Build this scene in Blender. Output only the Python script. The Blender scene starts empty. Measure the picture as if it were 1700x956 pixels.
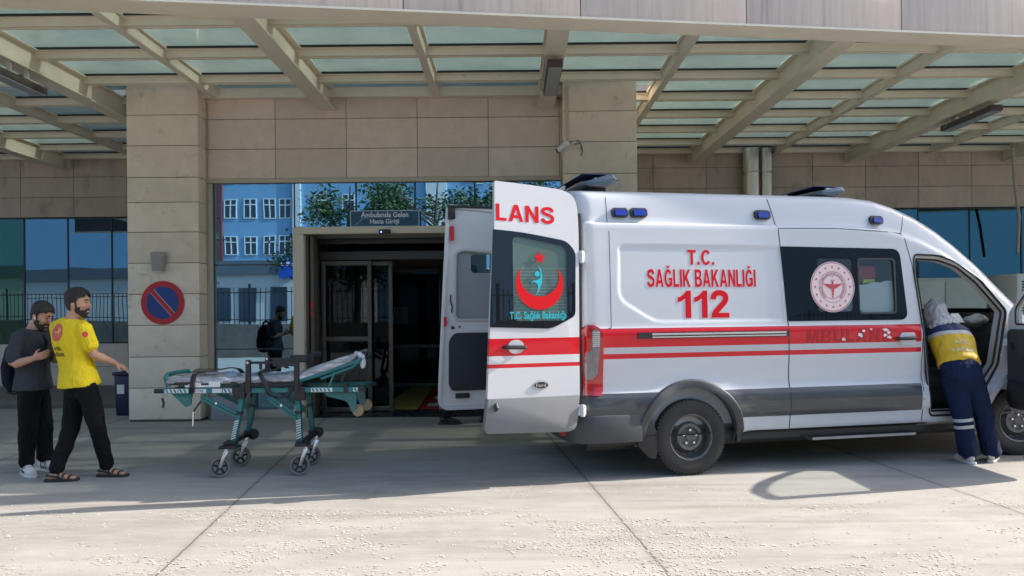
import bpy, bmesh, math, random
from mathutils import Vector, Matrix, noise
random.seed(7)
sc = bpy.context.scene
COL = sc.collection
R = math.radians
# ---------------------------------------------------------------- camera, sky, sun, exposure
EYE = 1.57
cam_d = bpy.data.cameras.new('camera'); cam = bpy.data.objects.new('camera', cam_d); COL.objects.link(cam)
cam_d.sensor_width = 36; cam_d.lens = 36 * 1250 / 1700; cam_d.shift_y = 37 / 1700
cam_d.clip_start = .05; cam_d.clip_end = 600
cam.location = (0, 0, EYE)
cam.rotation_euler = (Matrix.Rotation(R(90), 3, 'X') @ Matrix.Rotation(-.009, 3, 'Z')).to_euler()
sc.camera = cam
SUN_EL, SUN_AZ = 33.0, 10.0
w = bpy.data.worlds.new('World'); sc.world = w; w.use_nodes = True
nt = w.node_tree; sky = nt.nodes.new('ShaderNodeTexSky'); sky.sky_type = 'NISHITA'; sky.sun_disc = False
sky.sun_elevation = R(SUN_EL); sky.sun_rotation = R(90 - SUN_AZ); sky.air_density = 1.0; sky.dust_density = 2.0; sky.ozone_density = .6
bgn = nt.nodes['Background']; bgn.inputs[1].default_value = .15
nt.links.new(sky.outputs[0], bgn.inputs[0])
sd = bpy.data.lights.new('sun', 'SUN'); so = bpy.data.objects.new('sun', sd); COL.objects.link(so)
sd.energy = 3.9; sd.angle = R(.53); sd.color = (1, .93, .84)
Ld = Vector((math.cos(R(SUN_EL)) * math.cos(R(SUN_AZ)), math.cos(R(SUN_EL)) * math.sin(R(SUN_AZ)), math.sin(R(SUN_EL))))
so.rotation_euler = (-Ld).to_track_quat('-Z', 'Y').to_euler(); so.location = (30, 6, 25)
sc.view_settings.view_transform = 'Standard'; sc.view_settings.look = 'None'
sc.view_settings.exposure = 1.34; sc.view_settings.gamma = 1; sc.view_settings.use_curve_mapping = False
sc.cycles.max_bounces = 10; sc.cycles.transparent_max_bounces = 16; sc.cycles.caustics_reflective = False

# ---------------------------------------------------------------- helpers: materials
def NM(name):
    m = bpy.data.materials.new(name); m.use_nodes = True
    return m, m.node_tree.nodes, m.node_tree.links, m.node_tree.nodes['Principled BSDF']
def pm(name, col, rough=.5, metal=0, var=0, vscale=8, stretch=(1, 1, 1), bump=0, bscale=60, coat=0, dirt=None, dscale=3, dlo=.55, dhi=.75, island=0, alpha=None, spec=None):
    """procedural principled material: noise tint, optional dirt patches, bump, per-piece tint"""
    m, N, L, b = NM(name)
    b.inputs['Base Color'].default_value = (*col, 1); b.inputs['Roughness'].default_value = rough; b.inputs['Metallic'].default_value = metal
    if coat: b.inputs['Coat Weight'].default_value = coat; b.inputs['Coat Roughness'].default_value = .05
    if spec is not None: b.inputs['Specular IOR Level'].default_value = spec
    tc = N.new('ShaderNodeTexCoord'); mp = N.new('ShaderNodeMapping'); mp.inputs['Scale'].default_value = stretch
    L.new(tc.outputs['Object'], mp.inputs[0])
    out = None
    if var or dirt or island:
        nz = N.new('ShaderNodeTexNoise'); nz.inputs['Scale'].default_value = vscale; nz.inputs['Detail'].default_value = 6; nz.inputs['Roughness'].default_value = .65
        L.new(mp.outputs[0], nz.inputs[0])
        mr = N.new('ShaderNodeMapRange'); mr.inputs[1].default_value = .25; mr.inputs[2].default_value = .75
        mr.inputs[3].default_value = 1 - var; mr.inputs[4].default_value = 1 + var; L.new(nz.outputs[0], mr.inputs[0])
        fac = mr.outputs[0]
        if island:
            g = N.new('ShaderNodeNewGeometry'); m2 = N.new('ShaderNodeMapRange'); m2.inputs[3].default_value = 1 - island; m2.inputs[4].default_value = 1 + island
            L.new(g.outputs['Random Per Island'], m2.inputs[0])
            mu = N.new('ShaderNodeMath'); mu.operation = 'MULTIPLY'; L.new(fac, mu.inputs[0]); L.new(m2.outputs[0], mu.inputs[1]); fac = mu.outputs[0]
        vm = N.new('ShaderNodeVectorMath'); vm.operation = 'SCALE'; vm.inputs[0].default_value = col; L.new(fac, vm.inputs[3])
        out = vm.outputs[0]
        if dirt:
            n2 = N.new('ShaderNodeTexNoise'); n2.inputs['Scale'].default_value = dscale; n2.inputs['Detail'].default_value = 8; n2.inputs['Roughness'].default_value = .7
            L.new(mp.outputs[0], n2.inputs[0])
            r = N.new('ShaderNodeMapRange'); r.inputs[1].default_value = dlo; r.inputs[2].default_value = dhi; L.new(n2.outputs[0], r.inputs[0])
            mx = N.new('ShaderNodeMix'); mx.data_type = 'RGBA'; L.new(r.outputs[0], mx.inputs[0]); L.new(out, mx.inputs[6]); mx.inputs[7].default_value = (*dirt, 1); out = mx.outputs[2]
        L.new(out, b.inputs['Base Color'])
        rr = N.new('ShaderNodeMapRange'); rr.inputs[3].default_value = max(.02, rough - .08); rr.inputs[4].default_value = min(1, rough + .1)
        L.new(nz.outputs[0], rr.inputs[0]); L.new(rr.outputs[0], b.inputs['Roughness'])
    if bump:
        n3 = N.new('ShaderNodeTexNoise'); n3.inputs['Scale'].default_value = bscale; n3.inputs['Detail'].default_value = 5
        L.new(mp.outputs[0], n3.inputs[0]); bp = N.new('ShaderNodeBump'); bp.inputs['Strength'].default_value = bump; bp.inputs['Distance'].default_value = .01
        L.new(n3.outputs[0], bp.inputs['Height']); L.new(bp.outputs[0], b.inputs['Normal'])
    if alpha is not None: b.inputs['Alpha'].default_value = alpha
    return m
def glass_mat(name, refl, tint, through=.0, rough=.02, see=(.3, .35, .36), wave=0, fres=.25, body=(.004, .007, .01)):
    """coated window glass: mirror-like coating over a dark or see-through body"""
    m, N, L, b = NM(name); N.remove(b); o = N['Material Output']
    gl = N.new('ShaderNodeBsdfGlossy'); gl.inputs['Color'].default_value = (*tint, 1); gl.inputs['Roughness'].default_value = rough
    bo = N.new('ShaderNodeBsdfDiffuse'); bo.inputs['Color'].default_value = (*body, 1)
    tr = N.new('ShaderNodeBsdfTransparent'); tr.inputs['Color'].default_value = (*see, 1)
    m1 = N.new('ShaderNodeMixShader'); m1.inputs[0].default_value = through; L.new(bo.outputs[0], m1.inputs[1]); L.new(tr.outputs[0], m1.inputs[2])
    lw = N.new('ShaderNodeLayerWeight'); lw.inputs[0].default_value = .5; pw = N.new('ShaderNodeMath'); pw.operation = 'POWER'; pw.inputs[1].default_value = 4.5; L.new(lw.outputs['Facing'], pw.inputs[0])
    mr = N.new('ShaderNodeMapRange'); mr.inputs[3].default_value = refl; mr.inputs[4].default_value = .9; L.new(pw.outputs[0], mr.inputs[0])
    m2 = N.new('ShaderNodeMixShader'); L.new(mr.outputs[0], m2.inputs[0]); L.new(m1.outputs[0], m2.inputs[1]); L.new(gl.outputs[0], m2.inputs[2])
    L.new(m2.outputs[0], o.inputs[0])
    if wave:
        tc = N.new('ShaderNodeTexCoord'); nz = N.new('ShaderNodeTexNoise'); nz.inputs['Scale'].default_value = .9; nz.inputs['Detail'].default_value = 1
        L.new(tc.outputs['Object'], nz.inputs[0]); bp = N.new('ShaderNodeBump'); bp.inputs['Strength'].default_value = wave; bp.inputs['Distance'].default_value = .02
        L.new(nz.outputs[0], bp.inputs['Height']); L.new(bp.outputs[0], gl.inputs['Normal'])
    return m
def emit(name, col, s):
    m, N, L, b = NM(name); b.inputs['Base Color'].default_value = (*col, 1); b.inputs['Emission Color'].default_value = (*col, 1); b.inputs['Emission Strength'].default_value = s
    return m

# ---------------------------------------------------------------- helpers: objects
def link(name, me, mat=None, parent=None, loc=None, rot=None):
    o = bpy.data.objects.new(name, me); COL.objects.link(o)
    if mat is not None and me is not None:
        for mm in (mat if isinstance(mat, (list, tuple)) else [mat]): me.materials.append(mm)
    if parent is not None: o.parent = parent
    if loc is not None: o.location = loc
    if rot is not None: o.rotation_euler = rot
    return o
def tag(o, label, cat, group=None, kind=None):
    if label: o['label'] = label
    if cat: o['category'] = cat
    if group: o['group'] = group
    if kind: o['kind'] = kind
    return o
def thing(name, label, cat, loc=(0, 0, 0), rz=0, group=None):
    o = bpy.data.objects.new(name, None); COL.objects.link(o); o.location = loc; o.rotation_euler = (0, 0, rz); o.empty_display_size = .2
    return tag(o, label, cat, group)
def structure(o): o['kind'] = 'structure'; return o
class MB:
    """collects simple shapes; build() links them as one mesh object"""
    def __init__(s): s.bm = bmesh.new()
    def box(s, x0, x1, y0, y1, z0, z1, M=None):
        vs = [s.bm.verts.new(v) for v in ((x0, y0, z0), (x1, y0, z0), (x1, y1, z0), (x0, y1, z0), (x0, y0, z1), (x1, y0, z1), (x1, y1, z1), (x0, y1, z1))]
        if M is not None:
            for v in vs: v.co = M @ v.co
        for f in ((0, 3, 2, 1), (4, 5, 6, 7), (0, 1, 5, 4), (1, 2, 6, 5), (2, 3, 7, 6), (3, 0, 4, 7)): s.bm.faces.new([vs[i] for i in f])
        return s
    def bar(s, a, b, w, h, up=(0, 0, 1), ext=0):
        a = Vector(a); b = Vector(b); d = (b - a).normalized(); a = a - d * ext; b = b + d * ext; up = Vector(up)
        if abs(d.dot(up)) > .98: up = Vector((0, 1, 0))
        x = d.cross(up).normalized(); z = x.cross(d).normalized(); r = []
        for p in (a, b): r.append([s.bm.verts.new(p + x * w / 2 * i + z * h / 2 * j) for i, j in ((-1, -1), (1, -1), (1, 1), (-1, 1))])
        for k in range(4): s.bm.faces.new((r[0][k], r[0][(k + 1) % 4], r[1][(k + 1) % 4], r[1][k]))
        s.bm.faces.new(r[0][::-1]); s.bm.faces.new(r[1]); return s
    def tube(s, pts, r, n=10, caps=True):
        pts = [Vector(p) for p in pts]; rs = r if isinstance(r, (list, tuple)) else [r] * len(pts); rings = []
        x = None
        for i, p in enumerate(pts):
            d = (pts[min(i + 1, len(pts) - 1)] - pts[max(i - 1, 0)]).normalized()
            if x is None:
                x = d.orthogonal().normalized()
            else:
                x = (x - d * x.dot(d)); x = x.normalized() if x.length > 1e-5 else d.orthogonal().normalized()
            y = d.cross(x)
            rings.append([s.bm.verts.new(p + (x * math.cos(2 * math.pi * k / n) + y * math.sin(2 * math.pi * k / n)) * rs[i]) for k in range(n)])
        for a, b in zip(rings, rings[1:]):
            for k in range(n): s.bm.faces.new((a[k], a[(k + 1) % n], b[(k + 1) % n], b[k]))
        if caps: s.bm.faces.new(rings[0][::-1]); s.bm.faces.new(rings[-1])
        return s
    def rings(s, rings, caps=True):
        """rings: list of equal-length point lists, lofted"""
        rv = [[s.bm.verts.new(p) for p in r] for r in rings]; n = len(rv[0])
        for a, b in zip(rv, rv[1:]):
            for k in range(n): s.bm.faces.new((a[k], a[(k + 1) % n], b[(k + 1) % n], b[k]))
        if caps: s.bm.faces.new(rv[0][::-1]); s.bm.faces.new(rv[-1])
        return s
    def lathe(s, prof, M=None, n=32):
        """prof: (r, h) revolved about local z"""
        rr = []
        for r, h in prof:
            ring = [Vector((r * math.cos(2 * math.pi * k / n), r * math.sin(2 * math.pi * k / n), h)) for k in range(n)]
            rr.append([M @ v if M is not None else v for v in ring])
        return s.rings(rr, caps=(prof[0][0] < .001 or prof[0] != prof[-1]))
    def prism(s, poly, f, t0, t1):
        """poly of (a,b); f(a,b,t)->point; closed slab between t0 and t1"""
        A = [s.bm.verts.new(f(a, b, t0)) for a, b in poly]; B = [s.bm.verts.new(f(a, b, t1)) for a, b in poly]; n = len(poly)
        try:
            s.bm.faces.new(A[::-1]); s.bm.faces.new(B)
        except ValueError: pass
        for k in range(n): s.bm.faces.new((A[k], A[(k + 1) % n], B[(k + 1) % n], B[k]))
        return s
    def holed(s, outer, holes, f, t0=0, t1=None):
        """flat panel with holes: f(a,b,t); with t1 it becomes a slab"""
        def sheet(t):
            tmp = []; allv = []
            for lp in [outer] + holes:
                vs = [s.bm.verts.new(f(a, b, t)) for a, b in lp]; allv.append(vs)
                for k in range(len(vs)): tmp.append(s.bm.edges.new((vs[k], vs[(k + 1) % len(vs)])))
            bmesh.ops.triangle_fill(s.bm, use_beauty=True, use_dissolve=False, edges=tmp); return allv
        A = sheet(t0)
        if t1 is not None:
            B = sheet(t1)
            for a, b in zip(A, B):
                n = len(a)
                for k in range(n): s.bm.faces.new((a[k], a[(k + 1) % n], b[(k + 1) % n], b[k]))
        return s
    def ell(s, c, r, M=None, n=16, m=10):
        c = Vector(c); rg = []
        for i in range(m + 1):
            t = math.pi * (i / m); t = min(max(t, .02), math.pi - .02)
            ring = []
            for k in range(n):
                v = Vector((r[0] * math.sin(t) * math.cos(2 * math.pi * k / n), r[1] * math.sin(t) * math.sin(2 * math.pi * k / n), -r[2] * math.cos(t)))
                ring.append(c + (M @ v if M is not None else v))
            rg.append(ring)
        return s.rings(rg)
    def build(s, name, mat, parent=None, loc=None, rot=None, smooth=None, bevel=0, fixn=True, segs=2):
        if fixn: bmesh.ops.recalc_face_normals(s.bm, faces=s.bm.faces)
        if bevel:
            es = [e for e in s.bm.edges if len(e.link_faces) == 2 and e.calc_face_angle(0) > .6]
            bmesh.ops.bevel(s.bm, geom=es, offset=bevel, segments=segs, affect='EDGES', profile=.5, clamp_overlap=True)
        me = bpy.data.meshes.new(name); s.bm.to_mesh(me); s.bm.free()
        if smooth is None: smooth = 35
        if smooth:
            me.polygons.foreach_set('use_smooth', [True] * len(me.polygons)); me.set_sharp_from_angle(angle=R(smooth))
        return link(name, me, mat, parent, loc, rot)
def circle(cx, cy, r, n=40, ry=None, a0=0): return [(cx + r * math.cos(a0 + 2 * math.pi * k / n), cy + (ry or r) * math.sin(a0 + 2 * math.pi * k / n)) for k in range(n)]
def rrect(x0, x1, y0, y1, r, n=5):
    o = []
    for cx, cy, a in ((x1 - r, y1 - r, 0), (x0 + r, y1 - r, 90), (x0 + r, y0 + r, 180), (x1 - r, y0 + r, 270)):
        for k in range(n + 1): t = R(a + 90 * k / n); o.append((cx + r * math.cos(t), cy + r * math.sin(t)))
    return o
def rpoly(pts, r, n=4):
    """round the corners of a polygon"""
    o = []; L = len(pts)
    for i in range(L):
        p = Vector(pts[i]); a = Vector(pts[i - 1]) - p; b = Vector(pts[(i + 1) % L]) - p
        rr = min(r if not isinstance(r, (list, tuple)) else r[i], a.length * .45, b.length * .45)
        s, e = p + a.normalized() * rr, p + b.normalized() * rr
        for k in range(n + 1):
            t = k / n; q = s * (1 - t) ** 2 + p * 2 * t * (1 - t) + e * t * t; o.append((q.x, q.y))
    return o
def star(cx, cy, r, n=5, inner=.4, rot=90): return [(cx + (r if k % 2 == 0 else r * inner) * math.cos(R(rot + k * 180 / n)), cy + (r if k % 2 == 0 else r * inner) * math.sin(R(rot + k * 180 / n))) for k in range(2 * n)]
def crescent(cx, cy, r, ir, iy, a=35, n=40):
    """open-topped crescent; outer circle r, inner circle ir centred iy higher"""
    o = [(cx + r * math.cos(R(t)), cy + r * math.sin(R(t))) for t in [a + 0 - (180 + 2 * a) * k / n for k in range(n + 1)]]
    p0, p1 = Vector(o[0]), Vector(o[-1]); c = Vector((cx, cy + iy))
    a0 = math.atan2(p1.y - c.y, p1.x - c.x); a1 = math.atan2(p0.y - c.y, p0.x - c.x)
    while a1 < a0: a1 += 2 * math.pi
    r0 = (p1 - c).length
    o += [(c.x + r0 * math.cos(a0 + (a1 - a0) * k / n), c.y + r0 * math.sin(a0 + (a1 - a0) * k / n)) for k in range(1, n)]
    return o
def text_mesh(txt, bold=.02, spacing=1.0, line=1.0, align='CENTER'):
    cu = bpy.data.curves.new('lettering', 'FONT'); cu.body = txt; cu.size = 1; cu.offset = bold; cu.align_x = align; cu.space_character = spacing; cu.space_line = line; cu.resolution_u = 3
    o = bpy.data.objects.new('lettering', cu); COL.objects.link(o)
    dg = bpy.context.evaluated_depsgraph_get(); me = bpy.data.meshes.new_from_object(o.evaluated_get(dg)); bpy.data.objects.remove(o); bpy.data.curves.remove(cu)
    return me
def lettering(name, txt, box, f, mat, parent, bold=.02, spacing=1.0, line=1.0, subdiv=False):
    """text fitted into box (a0,a1,b0,b1), mapped on a surface with f(a,b)"""
    me = text_mesh(txt, bold, spacing, line); xs = [v.co.x for v in me.vertices]; ys = [v.co.y for v in me.vertices]
    x0, x1, y0, y1 = min(xs), max(xs), min(ys), max(ys); a0, a1, b0, b1 = box
    for v in me.vertices: v.co = f(a0 + (v.co.x - x0) / (x1 - x0) * (a1 - a0), b0 + (v.co.y - y0) / (y1 - y0) * (b1 - b0))
    return link(name, me, mat, parent)
# heavy signwriter's capitals, drawn as outlines (unit height)
def ribbon(P, w):
    Q = []
    for i in range(len(P) - 1):
        p0, p1, p2, p3 = (Vector(P[max(i - 1, 0)]), Vector(P[i]), Vector(P[i + 1]), Vector(P[min(i + 2, len(P) - 1)]))
        for k in range(3):
            t = k / 3; Q.append(.5 * (2 * p1 + (p2 - p0) * t + (2 * p0 - 5 * p1 + 4 * p2 - p3) * t * t + (3 * p1 - p0 - 3 * p2 + p3) * t ** 3))
    Q.append(Vector(P[-1])); A = []; B = []
    for i, q in enumerate(Q):
        d = (Q[min(i + 1, len(Q) - 1)] - Q[max(i - 1, 0)]).normalized(); n = Vector((-d.y, d.x)) * w / 2; A.append((q.x + n.x, q.y + n.y)); B.append((q.x - n.x, q.y - n.y))
    return A + B[::-1]
def earc(cx, cy, rx, ry, ix, iy, a0, a1, n=22): return [(cx + rx * math.cos(R(a0 + (a1 - a0) * k / n)), cy + ry * math.sin(R(a0 + (a1 - a0) * k / n))) for k in range(n + 1)] + [(cx + ix * math.cos(R(a1 + (a0 - a1) * k / n)), cy + iy * math.sin(R(a1 + (a0 - a1) * k / n))) for k in range(n + 1)]
SPT = [(.65, .72), (.61, .85), (.50, .915), (.36, .915), (.20, .87), (.125, .755), (.17, .635), (.35, .555), (.52, .49), (.64, .40), (.66, .27), (.59, .145), (.44, .088), (.28, .092), (.155, .165), (.10, .30)]
GLY = {'I': (.20, [([(0, 0), (.2, 0), (.2, 1), (0, 1)], [])]), '.': (.2, [([(0, 0), (.19, 0), (.19, .19), (0, .19)], [])]), 'L': (.58, [([(0, 0), (.58, 0), (.58, .17), (.2, .17), (.2, 1), (0, 1)], [])]),
       'T': (.68, [([(.24, 0), (.44, 0), (.44, .83), (.68, .83), (.68, 1), (0, 1), (0, .83), (.24, .83)], [])]), 'A': (.80, [([(0, 0), (.19, 0), (.25, .21), (.55, .21), (.61, 0), (.8, 0), (.51, 1), (.29, 1)], [[(.30, .375), (.50, .375), (.40, .75)]])]),
       'K': (.78, [([(0, 0), (.2, 0), (.2, .32), (.29, .43), (.54, 0), (.78, 0), (.43, .58), (.76, 1), (.51, 1), (.2, .60), (.2, 1), (0, 1)], [])]), 'N': (.74, [([(0, 0), (.19, 0), (.19, .64), (.54, 0), (.74, 0), (.74, 1), (.55, 1), (.55, .37), (.2, 1), (0, 1)], [])]),
       'B': (.72, [([(0, 0), (.46, 0), (.62, .04), (.72, .15), (.72, .34), (.66, .46), (.56, .53), (.64, .60), (.69, .70), (.69, .84), (.60, .95), (.45, 1), (0, 1)], [[(.2, .17), (.42, .17), (.51, .22), (.51, .36), (.42, .43), (.2, .43)], [(.2, .59), (.40, .59), (.48, .64), (.48, .78), (.40, .83), (.2, .83)]])]),
       'C': (.76, [(earc(.4, .5, .40, .515, .195, .345, 36, 324), [])]), 'G': (.80, [(earc(.4, .5, .40, .515, .195, .345, 36, 330), []), ([(.43, .37), (.43, .53), (.79, .53), (.79, .10), (.62, .02), (.60, .37)], [])]), 'S': (.76, [(ribbon(SPT, .19), [])]),
       'U': (.74, [(ribbon([(.1, 1), (.1, .6), (.105, .3), (.16, .15), (.30, .088), (.44, .088), (.58, .15), (.635, .3), (.64, .6), (.64, 1)], .195), [])]), 'M': (.92, [([(0, 0), (.18, 0), (.18, .66), (.38, 0), (.54, 0), (.74, .66), (.74, 0), (.92, 0), (.92, 1), (.66, 1), (.46, .36), (.26, 1), (0, 1)], [])]),
       '1': (.50, [([(.28, 0), (.49, 0), (.49, 1), (.33, 1), (.24, .88), (.12, .79), (.0, .745), (.0, .57), (.16, .63), (.28, .715)], [])]), '2': (.70, [(ribbon([(.10, .68), (.13, .82), (.24, .905), (.38, .91), (.52, .85), (.565, .73), (.53, .60), (.42, .47), (.28, .32), (.18, .20), (.12, .06)], .205), []), ([(.0, 0), (.69, 0), (.69, .175), (.08, .175)], [])])}
GLY['Ğ'] = (.80, GLY['G'][1] + [(earc(.4, 1.22, .17, .15, .075, .05, 180, 360, 10), [])])
def capitals(name, txt, box, f, mat, parent, grow=0, gap=.11, thick=.0006):
    """text in heavy capitals fitted to box (a0,a1,b0,b1 = cap height) on surface f(a,b,off)"""
    W = 0; pos = []
    for ch in txt:
        if ch == ' ': W += .36; continue
        pos.append((W, GLY[ch])); W += GLY[ch][0] + gap
    W -= gap; a0, a1, b0, b1 = box; q = MB()
    for x, (w, shapes) in pos:
        for i, (o, hs) in enumerate(shapes):
            ar = sum(o[k - 1][0] * o[k][1] - o[k][0] * o[k - 1][1] for k in range(len(o)))
            if grow: o = off_poly(o, -grow if ar > 0 else grow); hs = []
            q.holed(o, [h if True else h for h in hs], lambda a, b, t, i=i: f(a0 + (x + a) / W * (a1 - a0), b0 + b * (b1 - b0), i * .0003))
    return q.build(name, mat, parent, smooth=0, fixn=False)
def off_poly(P, d):
    o = []; L = len(P)
    for i in range(L):
        a, b, c = Vector(P[i - 1]), Vector(P[i]), Vector(P[(i + 1) % L])
        if (b - a).length < 1e-7 or (c - b).length < 1e-7: o.append((b.x, b.y)); continue
        e1 = (b - a).normalized(); e2 = (c - b).normalized(); nn = Vector((-(e1.y + e2.y), e1.x + e2.x)); nn = nn.normalized() if nn.length > 1e-6 else Vector((-e1.y, e1.x)); k = 1 / max(.5, Vector((-e1.y, e1.x)).dot(nn)); o.append((b.x + nn.x * d * k, b.y + nn.y * d * k))
    return o
def inpoly(p, poly):
    x, y = p; c = False; n = len(poly); j = n - 1
    for i in range(n):
        xi, yi = poly[i]; xj, yj = poly[j]
        if (yi > y) != (yj > y) and x < (xj - xi) * (y - yi) / (yj - yi) + xi: c = not c
        j = i
    return c
def nearest(p, poly):
    best = None; bd = 1e9; P = Vector(p)
    for i in range(len(poly)):
        a = Vector(poly[i]); b = Vector(poly[(i + 1) % len(poly)]); d = b - a; t = max(0, min(1, (P - a).dot(d) / max(d.length_squared, 1e-12))); q = a + d * t; l = (q - P).length
        if l < bd: bd = l; best = q
    return best, bd
def lerp(tab, x):
    if x <= tab[0][0]: return tab[0][1]
    for (a, b), (c, d) in zip(tab, tab[1:]):
        if x <= c: return b + (d - b) * (x - a) / (c - a)
    return tab[-1][1]
def evalmesh(bm, mods, name='m'):
    """run modifiers on a bmesh, give back a mesh"""
    me = bpy.data.meshes.new(name); bm.to_mesh(me); bm.free(); o = bpy.data.objects.new(name, me); COL.objects.link(o)
    for t, kw in mods:
        md = o.modifiers.new(t, t)
        for k, v in kw.items(): setattr(md, k, v)
    dg = bpy.context.evaluated_depsgraph_get(); r = bpy.data.meshes.new_from_object(o.evaluated_get(dg)); bpy.data.objects.remove(o); bpy.data.meshes.remove(me)
    return r
def px(x, y, Y):
    """where a photo pixel lies at distance Y"""
    return Vector(((x - 850) / 1250 * Y, Y, EYE + (515 - .009 * (x - 850) - y) / 1250 * Y))

# ---------------------------------------------------------------- materials
M = {}
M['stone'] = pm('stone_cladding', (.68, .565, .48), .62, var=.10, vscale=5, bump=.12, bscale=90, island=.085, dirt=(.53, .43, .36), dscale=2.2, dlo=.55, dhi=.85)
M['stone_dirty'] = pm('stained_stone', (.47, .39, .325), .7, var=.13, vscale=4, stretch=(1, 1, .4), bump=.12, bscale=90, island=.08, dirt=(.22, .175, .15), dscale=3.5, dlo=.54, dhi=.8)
M['stone_pillar'] = pm('pillar_stone', (.77, .65, .515), .6, var=.10, vscale=4, bump=.15, bscale=90, island=.08, dirt=(.38, .30, .23), dscale=5, dlo=.58, dhi=.78)
M['joint'] = pm('joint_filler', (.10, .08, .065), .9)
M['trim'] = pm('beige_metal', (.50, .43, .33), .45, var=.05, vscale=3)
M['frame'] = pm('bronze_frame', (.10, .088, .07), .42, var=.06)
M['darkframe'] = pm('dark_frame', (.02, .024, .028), .4)
M['beam'] = pm('cream_steel', (.72, .655, .53), .5, var=.07, vscale=2.5, dirt=(.30, .24, .18), dscale=4, dlo=.62, dhi=.85)
M['fascia'] = pm('fascia_panel', (.55, .465, .41), .6, var=.15, vscale=9, stretch=(1.6, 1.6, .07), bump=.06, bscale=40, dirt=(.27, .22, .20), dscale=7, dlo=.55, dhi=.80)
M['mirror_wing'] = glass_mat('wing_coated_glass', .36, (.32, .56, .76), 0, .006, wave=.06)
M['mirror_dark'] = glass_mat('dark_coated_glass', .22, (.24, .55, .70), 0, .006, wave=.02)
M['mirror'] = glass_mat('coated_glass', .66, (.34, .58, .78), 0, .006, wave=.05)
M['green_reflection'] = glass_mat('green_reflection_glass', .16, (.30, .66, .60), 0, .01, wave=.06, body=(.008, .03, .026))  # dark green reflection put into the colour of the leftmost panes
M['doorglass'] = glass_mat('door_glass', .02, (.8, .9, 1), .9, .01, see=(.40, .46, .5), fres=.12)
M['carglass'] = glass_mat('car_glass', .04, (.9, .95, 1), .97, .01, see=(.90, .94, .93))
M['black'] = pm('black_plastic', (.018, .018, .02), .45, var=.15)
M['rubber'] = pm('tyre_rubber', (.028, .027, .026), .78, var=.2, vscale=14, bump=.1)
M['chrome'] = pm('polished_metal', (.72, .72, .72), .22, 1)
M['steel'] = pm('brushed_steel', (.80, .79, .77), .30, 1, var=.08, vscale=20, stretch=(1, 1, .1))
M['white'] = pm('white_plastic', (.74, .74, .73), .4, var=.03)
M['cable'] = pm('grey_cable', (.35, .33, .30), .6)
M['red'] = pm('red_sticker', (.62, .012, .022), .35, var=.04)
M['redl'] = pm('red_lettering', (.58, .006, .018), .45, spec=.15)
M['teal'] = pm('teal_sticker', (.015, .42, .50), .4)
M['skin'] = pm('skin', (.47, .26, .175), .62, var=.06, vscale=30); M['skin'].node_tree.nodes['Principled BSDF'].inputs['Subsurface Weight'].default_value = .05
M['skin'].node_tree.nodes['Principled BSDF'].inputs['Subsurface Radius'].default_value = (.01, .004, .002)
M['hair'] = pm('dark_hair', (.009, .007, .006), .6, var=.5, vscale=90, bump=1.0, bscale=110)
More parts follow.
